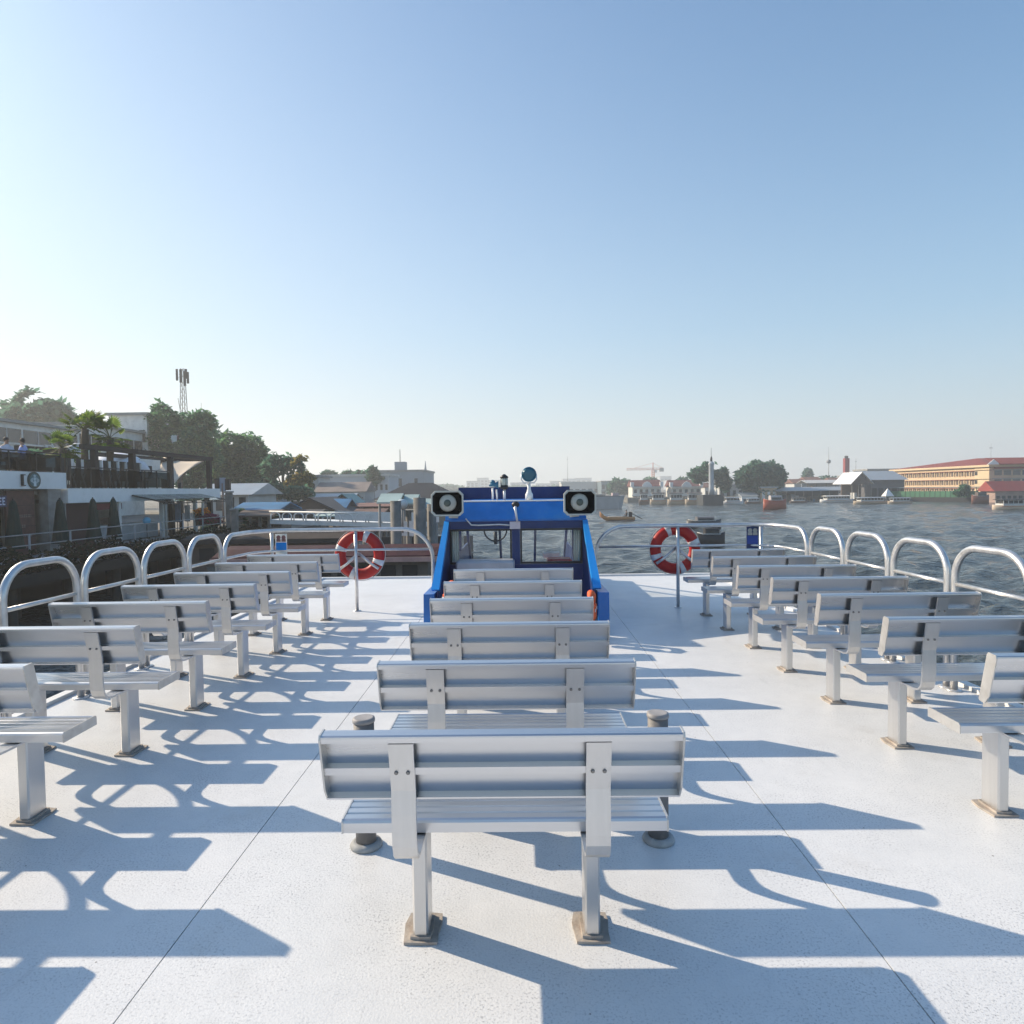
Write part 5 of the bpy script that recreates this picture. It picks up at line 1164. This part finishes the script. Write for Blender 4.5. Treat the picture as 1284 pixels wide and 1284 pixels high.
# large grey-white cargo boat right of the wheelhouse
Y = Y_at(765, 637.5); a = at(742, 637, Y); b = at(783, 637, Y); L_ = b.x-a.x
t = thing('cargo_boat', 'large grey-white boat under way just right of the right horn loudspeaker', 'boat', ((a.x+b.x)/2, Y, WZ))
GWH = M('greywhite_hull', (0.36,0.38,0.40), 0.6, 0, 0.12, 0.5); hz_ = at(760, 622.5, Y).z-WZ
mb = MB(); mb.loft([[(x0,-1.9*k,z),(x1,-1.9*k,z),(x2,0,z+zs),(x1,1.9*k,z),(x0,1.9*k,z)] for x0,x1,x2,z,zs,k in ((-L_/2,L_*0.28,L_*0.40,-0.4,0,0.8),(-L_/2,L_*0.34,L_*0.52,hz_,0.35,1))]); mb.build('hull', GWH, t)
MB().box((-L_*0.46,-1.7,hz_+0.01),(L_*0.36,1.7,hz_+0.14)).build('deck_edge', M('boat_dark_edge', (0.09,0.08,0.085), 0.6), t)
MB().box((L_*0.12,-1.2,hz_+0.15),(L_*0.30,1.2,hz_+0.75)).build('deckhouse', M('pinkish_house', (0.45,0.36,0.38), 0.6), t); MB().box((-L_*0.4,-1.3,hz_+0.15),(-L_*0.1,1.3,hz_+0.5)).build('cargo_cover', GREY, t)
# long-tail boat
Y = Y_at(775, 652); a = at(752, 652, Y); b = at(796, 652, Y); L_ = b.x-a.x
t = thing('longtail_boat', 'slim orange long-tail boat on the river right of the wheelhouse', 'boat', ((a.x+b.x)/2, Y, WZ))
mb = MB(); rr = []
for i in range(15):
    u = i/14; x = -L_/2+L_*u; k = max(0.05, min(1, u*3.0))*max(0.35, min(1,(1-u)*5)); up = 0.85*max(0, 1-u*4.2)**1.6
    rr.append([(x,-0.55*k,0.42+up),(x,-0.40*k,0.05+up*0.9),(x,0,-0.15+up*0.85),(x,0.40*k,0.05+up*0.9),(x,0.55*k,0.42+up)])
mb.loft(rr, 0, True, True); mb.build('hull', M('orange_wood', (0.60,0.27,0.10), 0.5, 0, 0.15, 1.2), t)
MB().box((-L_*0.25,-0.45,0.43),(L_*0.3,0.45,0.50)).build('thwarts', TAN, t); MB().box((L_*0.33,-0.3,0.43),(L_*0.42,0.3,1.15)).build('engine', BLACK, t); MB().tube([(L_*0.42,0,0.9),(L_*0.72,0.3,0.1)], 0.06, 6).build('propeller_shaft', DMET, t)
seated_person((t.location.x+L_*0.26, Y, WZ+0.05), R(-90), (0.03,0.03,0.04), 'person in dark clothes steering the orange long-tail boat')
# dark boats behind the right lifebuoy
def small_boat(px0, px1, pyw, h, hullm, topm, label, ang=0.0, cab=True):
    Y = Y_at((px0+px1)/2, pyw); a = at(px0, pyw, Y); b = at(px1, pyw, Y); L_ = b.x-a.x
    t = thing('motor_boat', label, 'boat', ((a.x+b.x)/2, Y, WZ), None, ang)
    hull_mesh(L_, L_*0.42, -0.2, h*0.62, h*0.16).build('hull', hullm, t)
    if cab:
        MB().extx([(-L_*0.16,h*0.55),(-L_*0.15,h*0.9),(-L_*0.10,h),(L_*0.10,h),(L_*0.15,h*0.9),(L_*0.16,h*0.55)], -L_*0.22, L_*0.26).build('cabin', topm, t)
        MB().box((-L_*0.18,-L_*0.163,h*0.68),(L_*0.22,-L_*0.158,h*0.86)).build('window', WIN, t)
    MB().tube([(-L_*0.47,-L_*0.04,h*0.76),(-L_*0.3,-L_*0.17,h*0.66),(L_*0.3,-L_*0.19,h*0.66)], 0.04, 6).build('gunwale', M('gunwale_pale', (0.5,0.5,0.48), 0.5), t)
    return t
small_boat(861, 904, 662, 1.25, M('dark_grey_hull', (0.05,0.055,0.06), 0.5), M('grey_canopy', (0.12,0.12,0.13), 0.6), 'dark motor boat with a pale bow just above the right railing')
small_boat(873, 909, 683, 1.30, M('black_hull', (0.012,0.012,0.016), 0.5), BLACK, 'black boat right behind the right lifebuoy')
small_boat(957, 986, 638.5, 2.7, M('red_orange_hull', (0.36,0.075,0.035), 0.5), M('grey_roofed_cabin', (0.40,0.38,0.38), 0.6), 'red and orange boat in mid river below the big dark tree')
small_boat(1218, 1240, 631.5, 2.6, M('brown_hull', (0.22,0.09,0.06), 0.6), BRN, 'small brown boat at the right end of the green fence')

# ------------------------------------------------------------------ right bank
t = thing('harbour_tower', 'slim grey-white round tower on a dark base at the river edge', 'tower', tuple(at(892, 632, 165)))
k = 165/F
MB().box((-13*k,-2.0,-1.2),(12*k,4,11.5*k)).build('base', M('dark_base', (0.035,0.04,0.045), 0.8, 0, 0.3, 0.6), t)
MB().lathe([(3.6*k,11.5*k),(3.1*k,20*k),(3.0*k,48*k),(3.6*k,49*k),(3.6*k,51*k),(2.0*k,53*k)], n=18).build('shaft', M('tower_grey', (0.42,0.45,0.48), 0.7, 0, 0.1, 0.5), t)
MB().lathe([(1.4*k,53*k),(1.4*k,57*k),(0.3*k,60*k)], n=10).build('lantern', DMET, t); MB().tube([(0,0,60*k),(0,0,70*k)], 0.07, 5).build('finial', GREY, t)
c = at(892, 600, 200)
RG = 'trees on the right bank'
tree('dark ragged tree behind the slim grey tower', 200, [(888,592,14,12),(876,596,12,10),(904,594,9,9),(906,606,12,12)], -1.5, 2600, 0.75, LEAF_D, RG, 893, 31, 0.6)
tree('huge dark rounded tree dominating the right bank', 195, [(952,592,22,14),(970,598,15,16),(940,600,18,14),(955,606,26,14),(958,618,22,12)], -1.5, 8500, 0.75, LEAF_D, RG, 955, 32)
tree('small pointed tree on the skyline right of the huge tree', 330, [(1013,596,6,9),(1013,606,10,8)], -1.5, 900, 1.0, LEAF_D, RG, 1013, 33)
tree('rounded tree behind the harbour sheds', 280, [(1036,606,14,9),(1046,610,14,9)], -1.5, 1500, 0.9, LEAF_D, RG, 1040, 34)
tree('low wide tree between the huge tree and the sheds', 300, [(988,608,14,7),(1000,612,14,6)], -1.5, 1200, 0.9, LEAF_D, RG, 992, 35)
tree('tree in front of the teal block left of the white houses', 300, [(776,612,16,12),(790,616,14,10)], -1.5, 1800, 0.9, LEAF_D, RG, 780, 36)
tree('small tree under the construction crane', 330, [(815,603,9,5),(812,610,16,8)], -1.5, 1000, 0.9, LEAF_D, RG, 815, 37)
tree('small dark tree behind the right white house', 280, [(856,604,8,6),(858,612,12,8)], -1.5, 900, 0.9, LEAF_D, RG, 857, 38)
tree('round green tree at the corner of the cream building', 163, [(1209,614,6,6),(1204,618,8,4)], -1.5, 900, 0.5, LEAF, RG, 1208, 39)
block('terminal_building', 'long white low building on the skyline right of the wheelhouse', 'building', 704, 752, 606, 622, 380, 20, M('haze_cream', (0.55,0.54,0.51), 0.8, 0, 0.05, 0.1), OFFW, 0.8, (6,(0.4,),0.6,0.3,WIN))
block('glass_block', 'blue-grey glass block behind trees right of the long white building', 'building', 754, 796, 604, 625, 360, 20, M('teal_glass', (0.16,0.22,0.25), 0.4, 0, 0.1, 0.1), GREY, 0.5, (8,(0.3,0.7),0.7,0.5,WIN))
def villa(px0, px1, lab):
    t = block('white_house', lab, 'house', px0, px1, 610, 631, 215, 8, M('villa_wall', (0.66,0.64,0.58), 0.8, 0, 0.06, 0.4), M('faded_red_roof', (0.15,0.055,0.05), 0.8, 0, 0.2, 0.6), 2.1, (5,(0.30,0.72),0.5,0.42,WIN), flat=False, over=0.5, group='white houses with red roofs on the far bank')
    w = (at(px1,610,215).x-at(px0,610,215).x)/2; h = at(px0,610,215).z-at(px0,631,215).z
    W_(MB().exty([(-1.6,h),(1.6,h),(1.5,h+0.6),(0.8,h+1.4),(0,h+1.75),(-0.8,h+1.4),(-1.5,h+0.6)], -0.75, -0.45), 'front_gable', WHITE, t)
    W_(MB().box((-w-0.4,-0.62,h-0.25),(w+0.4,-0.2,h-0.02)), 'cornice', WHITE, t); W_(MB().box((-w-0.3,-0.5,h*0.46),(w+0.3,-0.07,h*0.52)), 'balcony', WHITE, t)
    for s_ in (-1,1): W_(MB().box((s_*(w+0.1)-0.5,-0.6,h),(s_*(w+0.1)+0.5,0.4,h+1.5)), 'corner_turret', WHITE, t)
villa(793, 829, 'left of two white houses with a grey-red roof on the far bank'); villa(842, 879, 'right of two white houses with a dark red roof on the far bank')
block('far_shed', 'pale low building between the grey tower and the huge tree', 'building', 902, 932, 610, 630, 210, 8, OFFW, TIN, 0.6, (4,(0.5,),0.5,0.5,WIN))
block('far_shed', 'small white gabled shed at the foot of the huge tree', 'shed', 930, 950, 622, 632, 190, 6, WHITE, TIN, 1.0, (2,(0.4,),0.6,0.5,WIN), flat=False)
shed('waterfront_shed', 'long open-fronted waterfront shed with a grey roof right of the huge tree', 'shed', 975, 1062, 616, 611, 630, 190, 10, TIN, BLACK, 'waterfront sheds on the right bank', posts=9)
block('far_shed', 'cream wall at the left end of the long waterfront shed', 'building', 954, 974, 612, 630, 192, 6, CREAMW, TIN, 0.4, (3,(0.5,),0.5,0.5,WHITE))
shed('waterfront_shed', 'pavilion with a white-edged gable facing the river', 'pavilion', 1068, 1093, 607, 592, 626, 178, 10, WHITE, BROWNW, 'waterfront sheds on the right bank', axis='y', posts=4)
block('waterfront_hall', 'wide hall with a grey roof and dark openings beside the pavilion', 'building', 1092, 1134, 602, 627, 182, 14, M('hall_dark', (0.12,0.12,0.13), 0.8, 0, 0.2, 0.3), TIN, 2.6, (5,(0.35,),0.7,0.5,BLACK), flat=False, over=0.8)
block('waterfront_hall', 'dark flat roof block on the skyline above the wide hall', 'building', 1088, 1128, 590, 600, 240, 10, BLUEGREY, GREY, 0.6, (5,(0.4,),0.6,0.4,WIN))
shed('waterfront_shed', 'small open shed below the red and white tower', 'shed', 1012, 1060, 606, 602, 616, 230, 8, OFFW, BLUEGREY, 'waterfront sheds on the right bank', posts=5)
for x0_, x1_, yt_, Y_, wl_, lab in ((996,1010,606,240,OFFW,'low pale house behind the long open waterfront shed, left part'),(1012,1030,603,260,BLUEGREY,'low blue-grey house behind the waterfront shed, under the round-headed antenna'),
        (1044,1058,604,250,OFFW,'low white house just left of the red and white tower'),(1118,1136,606,215,CREAMW,'small cream house squeezed between the wide hall and the long cream building'),(884,904,611,230,OFFW,'pale house directly behind the slim grey tower')):
    block('far_house', lab, 'house', x0_, x1_, yt_, 628, Y_, 8, wl_, M('brick_roof', (0.17,0.08,0.06), 0.8, 0, 0.2, 0.5), 1.6, (4,(0.55,),0.5,0.35,WIN), flat=False, over=0.5)
for k, (px, yb, lab) in enumerate(((1113,626,'white peaked tent roof in front of the cream building'),)):
    c = at(px, yb, 172); t = thing('peaked_tent', lab, 'tent', (c.x, 172, c.z)); MB().add([(-1.1,-1.1,0.8),(1.1,-1.1,0.8),(1.1,1.1,0.8),(-1.1,1.1,0.8),(0,0,2.9)], [(0,1,4),(1,2,4),(2,3,4),(3,0,4)]).build('canopy', WHITE, t)
    for q in ((-1.0,-1.0),(1.0,-1.0)): MB().cyl((q[0],q[1],-0.5), 0.08, 1.4, 6).build('pole', GREY, t)
c = at(1061, 615, 270); t = thing('signal_tower', 'red and white banded tower above the waterfront roofs', 'tower', (c.x, 270, c.z)); k = 270/F
RW = M('signal_red', (0.26,0.03,0.03), 0.6)
MB().box((-3*k,-3*k,0),(3*k,3*k,12*k)).build('red_section', RW, t); MB().box((-8*k,-5*k,12.02*k),(6*k,5*k,17*k)).build('white_gallery', WHITE, t); MB().box((-9*k,-5.5*k,17.02*k),(7*k,5.5*k,18.5*k)).build('gallery_rail', GREY, t)
MB().box((-2.7*k,-2.7*k,18.52*k),(2.7*k,2.7*k,40*k)).build('red_section', RW, t); MB().box((-1.5*k,-1.5*k,40.02*k),(1.5*k,1.5*k,43*k)).build('tower_cap', DMET, t)
for px, yt, Y, lab in ((1039,560,300,'thin lattice antenna with a round head on the right skyline'),(1073,575,320,'thin antenna mast right of the red and white tower'),(1242,556,190,'thin aerial on the red-roofed building'),(712,572,420,'thin distant mast right of the wheelhouse searchlight')):
    c = at(px, 615, Y); h = at(px, yt, Y).z-c.z; t = thing('antenna_mast', lab, 'antenna', (c.x, Y, c.z), 'thin antenna masts on the skyline')
    MB().tube([(0,0,0),(0,0,h)], [0.20 if Y > 200 else 0.06, 0.08 if Y > 200 else 0.03], 5).build('pole', GREY, t)
    if px == 1039: MB().ball((0,0,h*0.66), 0.95, 10, 7).build('round_head', M('head_grey', (0.25,0.26,0.27), 0.6), t)
    else: MB().box((-0.5,-0.05,h*0.9),(0.5,0.05,h*0.91)).build('crossarm', GREY, t)
# construction crane
c = at(819, 612, 520); k = 520/F; t = thing('tower_crane', 'faint orange-red tower crane on the hazy skyline', 'crane', (c.x, 520, -1.5))
CRM = M('crane_orange', (0.55,0.16,0.08), 0.6); hc = at(819, 589, 520).z+1.5
mb = MB()
for s_ in ((-1,-1),(1,-1),(1,1),(-1,1)): mb.tube([(s_[0]*0.9,s_[1]*0.9,0),(s_[0]*0.9,s_[1]*0.9,hc)], 0.22, 4)
for i in range(12): mb.tube([(-0.9,-0.9,i*hc/12),(0.9,-0.9,(i+1)*hc/12)], 0.14, 4).tube([(0.9,0.9,i*hc/12),(-0.9,0.9,(i+1)*hc/12)], 0.14, 4)
mb.build('mast', CRM, t)
mb = MB(); J0, J1 = -33*k, 13*k
for z, y in ((0.0,-0.7),(0.0,0.7),(1.4,0)): mb.tube([(J0,y,hc+z),(J1,y,hc+z)], 0.16, 4)
for i in range(24): mb.tube([(J0+(J1-J0)*i/24,-0.7,hc),(J0+(J1-J0)*(i+0.5)/24,0,hc+1.4),(J0+(J1-J0)*(i+1)/24,0.7,hc)], 0.10, 4)
mb.build('jib', CRM, t); MB().box((J1-5*k,-1,hc-1.6),(J1,1,hc+1.2)).build('counterweight', GREY, t); MB().tube([(0,0,hc),(0,0,hc+9*k)], 0.4, 5).build('peak', CRM, t)
MB().tube([(0,0,hc+8.5*k),(J0*0.7,0,hc+1.5)], 0.10, 4).tube([(0,0,hc+8.5*k),(J1*0.9,0,hc+1.3)], 0.10, 4).build('tie_bar', CRM, t); MB().box((0.9,-1.2,hc-2.4),(2.8,0.2,hc-0.1)).build('operator_cab', OFFW, t)

# cream building with red roof, long facade facing west along X = 103
cb = thing('school_building', 'long cream building with red roof and rows of arched galleries on the right bank', 'building', (118, 186, -1.5))
YA, YB = 165.0, 208.0; la, lb = YA-186, YB-186; zt = 7.2
W_(MB().box((0,la,0),(26,lb,zt)), 'wall', CREAMW, cb)
for z in (0.35, 2.6, 4.85):
    W_(MB().box((-0.50,la-0.06,z+1.44),(-0.003,lb,z+1.61)), 'red_band', M('band_redbrown', (0.26,0.10,0.07), 0.8), cb)
    W_(MB().box((-0.42,la-0.05,z+1.62),(-0.003,lb,z+1.92)), 'gallery_band', M('gallery_cream', (0.60,0.46,0.29), 0.8, 0, 0.06, 0.4), cb)
ar = MB(); w_ = 1.0
ar.slab([(-0.06,-w_*0.4,0),(-0.06,w_*0.4,0),(-0.06,w_*0.4,0.75),(-0.06,w_*0.25,1.12),(-0.06,0,1.25),(-0.06,-w_*0.25,1.12),(-0.06,-w_*0.4,0.75)], (0.057,0,0)); am = ar.mesh('arched_window', M('arch_shadow', (0.10,0.075,0.06), 0.8))
pil = MB().box((-0.30,-0.12,0),(-0.003,0.12,1.6)).mesh('pilaster', MATS['gallery_cream'])
for z in (0.55, 2.8, 5.05):
    for i in range(17):
        y = la+6.5+i*2.05; inst('arched_window', am, cb, (0, y, z)); inst('pilaster', pil, cb, (0, y+1.02, z-0.02))
W_(MB().box((-0.5,la+0.0,0.4),(-0.003,la+5.2,zt-0.3)), 'corner_bay', M('gallery_cream', (0.62,0.53,0.36)), cb)
for z in (3.0, 5.2): W_(MB().box((-0.56,la+4.2,z),(-0.503,la+5.1,z+1.0)), 'bay_opening', BLACK, cb)
W_(MB().box((-1.0,la-0.6,zt+0.003),(27,lb+0.6,zt+0.55)), 'eaves', M('gallery_cream', (0.62,0.53,0.36)), cb)
W_(MB().gable(-1.2,27.2,la-0.8,lb+0.8,zt+0.553,zt+2.9,'y') if False else MB().hip(-1.0,27,la-0.6,lb+0.6,zt+0.553,zt+3.0,0.45), 'roof', ROOFR, cb)
# dark south front: window bays, brown screens
for z in (0.7, 2.9, 5.1):
    W_(MB().box((0.3,la-0.09,z+1.25),(25.7,la-0.003,z+1.45)), 'sill_band', GREY, cb)
    for i in range(11): W_(MB().box((0.8+i*2.3,la-0.05,z),(2.6+i*2.3,la-0.003,z+1.2)), 'window', WIN, cb)
W_(MB().extx([(la-1.2,zt+0.56),(la-1.2,zt+0.70),(la+4,zt+2.4),(la+4,zt+2.26)], 1.2, 27), 'front_roof', ROOFR, cb)
W_(MB().exty([(-1.6,zt+0.56),(1.6,zt+0.56),(0,zt+1.85)], la-0.9, la-0.7), 'roof_gable', WHITE, cb)
W_(MB().box((1,la-0.5,0),(26,la-0.1,zt)) if False else MB().box((0.6,la-0.35,6.7),(26,la-0.1,7.1)), 'shade_beam', ROOFR, cb)
block('boat_hut', 'hut with a bright red roof in front of the dark end of the cream building', 'hut', 1248, 1290, 616, 632, 156, 5, M('hut_wall', (0.34,0.24,0.20), 0.8, 0, 0.2, 0.5), M('bright_red_roof', (0.28,0.045,0.035), 0.7, 0, 0.12, 0.5), 2.4, (6,(0.4,),0.6,0.5,BLACK), flat=False, over=0.6)
fn = thing('green_fence', 'long green hoarding fence at the water in front of the cream building', 'fence', (101, 183, WZ+0.6), None, math.atan2(-23, 11.5))
a, b = 0.0, 25.5
gp = MB().box((0.02,-0.03,0.5),(1.28,0.03,2.05)).mesh('fence_panel', M('fence_green', (0.03,0.15,0.07), 0.6, 0, 0.3, 0.5)); fp = MB().box((-0.06,-0.08,0),(0.018,0.08,2.15)).mesh('fence_post', DMET)
n = int((b-a)/1.3)
for i in range(n): inst('fence_panel', gp, fn, (a+i*1.3,0,0)); inst('fence_post', fp, fn, (a+i*1.3,0,0))
W_(MB().box((a,-0.4,-2),(b,1.5,0.495)), 'fence_footing', BLACK, fn); W_(MB().box((a-2,0.6,2.9),(b,2.6,3.1)), 'walkway_roof', M('walkway_blue', (0.10,0.14,0.18), 0.7), fn)
for i in range(0, n, 3): W_(MB().box((a+i*1.3-0.06,1.5,0.5),(a+i*1.3+0.06,1.62,2.9)), 'roof_post', GREY, fn)

# ------------------------------------------------------------------ hazy skyline
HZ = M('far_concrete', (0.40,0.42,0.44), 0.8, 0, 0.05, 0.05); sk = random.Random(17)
sky_rows = [(585,600,604,900),(598,612,600,1000),(612,628,603,950),(640,660,606,900),(672,690,607,1000),(690,708,604,1050),(706,722,601,1100),(722,742,600,1100),(744,760,606,800),(828,842,598,1000),(838,850,603,900),
            (915,925,604,900),(1078,1088,598,900),(500,520,607,800),(545,566,608,800),(1000,1012,606,800),(1112,1122,590,800),(1125,1134,590,820)]
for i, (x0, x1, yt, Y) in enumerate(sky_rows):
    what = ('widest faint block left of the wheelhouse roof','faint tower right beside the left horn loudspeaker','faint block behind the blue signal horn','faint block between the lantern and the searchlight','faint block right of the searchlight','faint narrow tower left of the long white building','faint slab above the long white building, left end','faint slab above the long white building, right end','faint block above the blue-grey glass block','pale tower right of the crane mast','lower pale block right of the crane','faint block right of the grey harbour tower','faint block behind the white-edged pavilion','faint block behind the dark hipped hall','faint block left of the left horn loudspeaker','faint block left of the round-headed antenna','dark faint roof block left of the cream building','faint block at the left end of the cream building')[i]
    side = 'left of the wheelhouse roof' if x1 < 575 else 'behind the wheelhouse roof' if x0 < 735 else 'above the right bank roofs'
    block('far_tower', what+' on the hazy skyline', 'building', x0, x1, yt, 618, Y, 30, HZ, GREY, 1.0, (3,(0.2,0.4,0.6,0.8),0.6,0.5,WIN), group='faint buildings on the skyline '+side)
for k, (px, w, h, Y) in enumerate(((560,30,4,600),(650,40,3.5,700),(720,40,5,700),(790,30,6,600))):
    tree(('low hazy tree belt behind the dark hall','low hazy tree belt hidden behind the wheelhouse lantern','low hazy tree belt behind the long white building','low hazy tree belt below the crane jib')[k], Y, [(px-w*0.5,613,w*0.4,h),(px,613,w*0.5,h*1.2),(px+w*0.5,613,w*0.4,h)], -1.5, 1500, 1.8, LEAF_D, 'hazy tree belts on the far bank', px, 50+k)

# ------------------------------------------------------------------ air
hm_ = bpy.data.materials.new('haze_air'); hm_.use_nodes = True; N = hm_.node_tree.nodes; L = hm_.node_tree.links
N.remove(N['Principled BSDF']); pv = N.new('ShaderNodeVolumePrincipled'); pv.inputs['Color'].default_value = (0.96,0.985,0.99,1); pv.inputs['Density'].default_value = 0.0010; pv.inputs['Anisotropy'].default_value = 0.35
L.new(pv.outputs[0], N['Material Output'].inputs['Volume'])
hb = MB().box((-1300,-200,-10),(1300,1400,60)).build('haze', hm_); hb['kind'] = 'stuff'
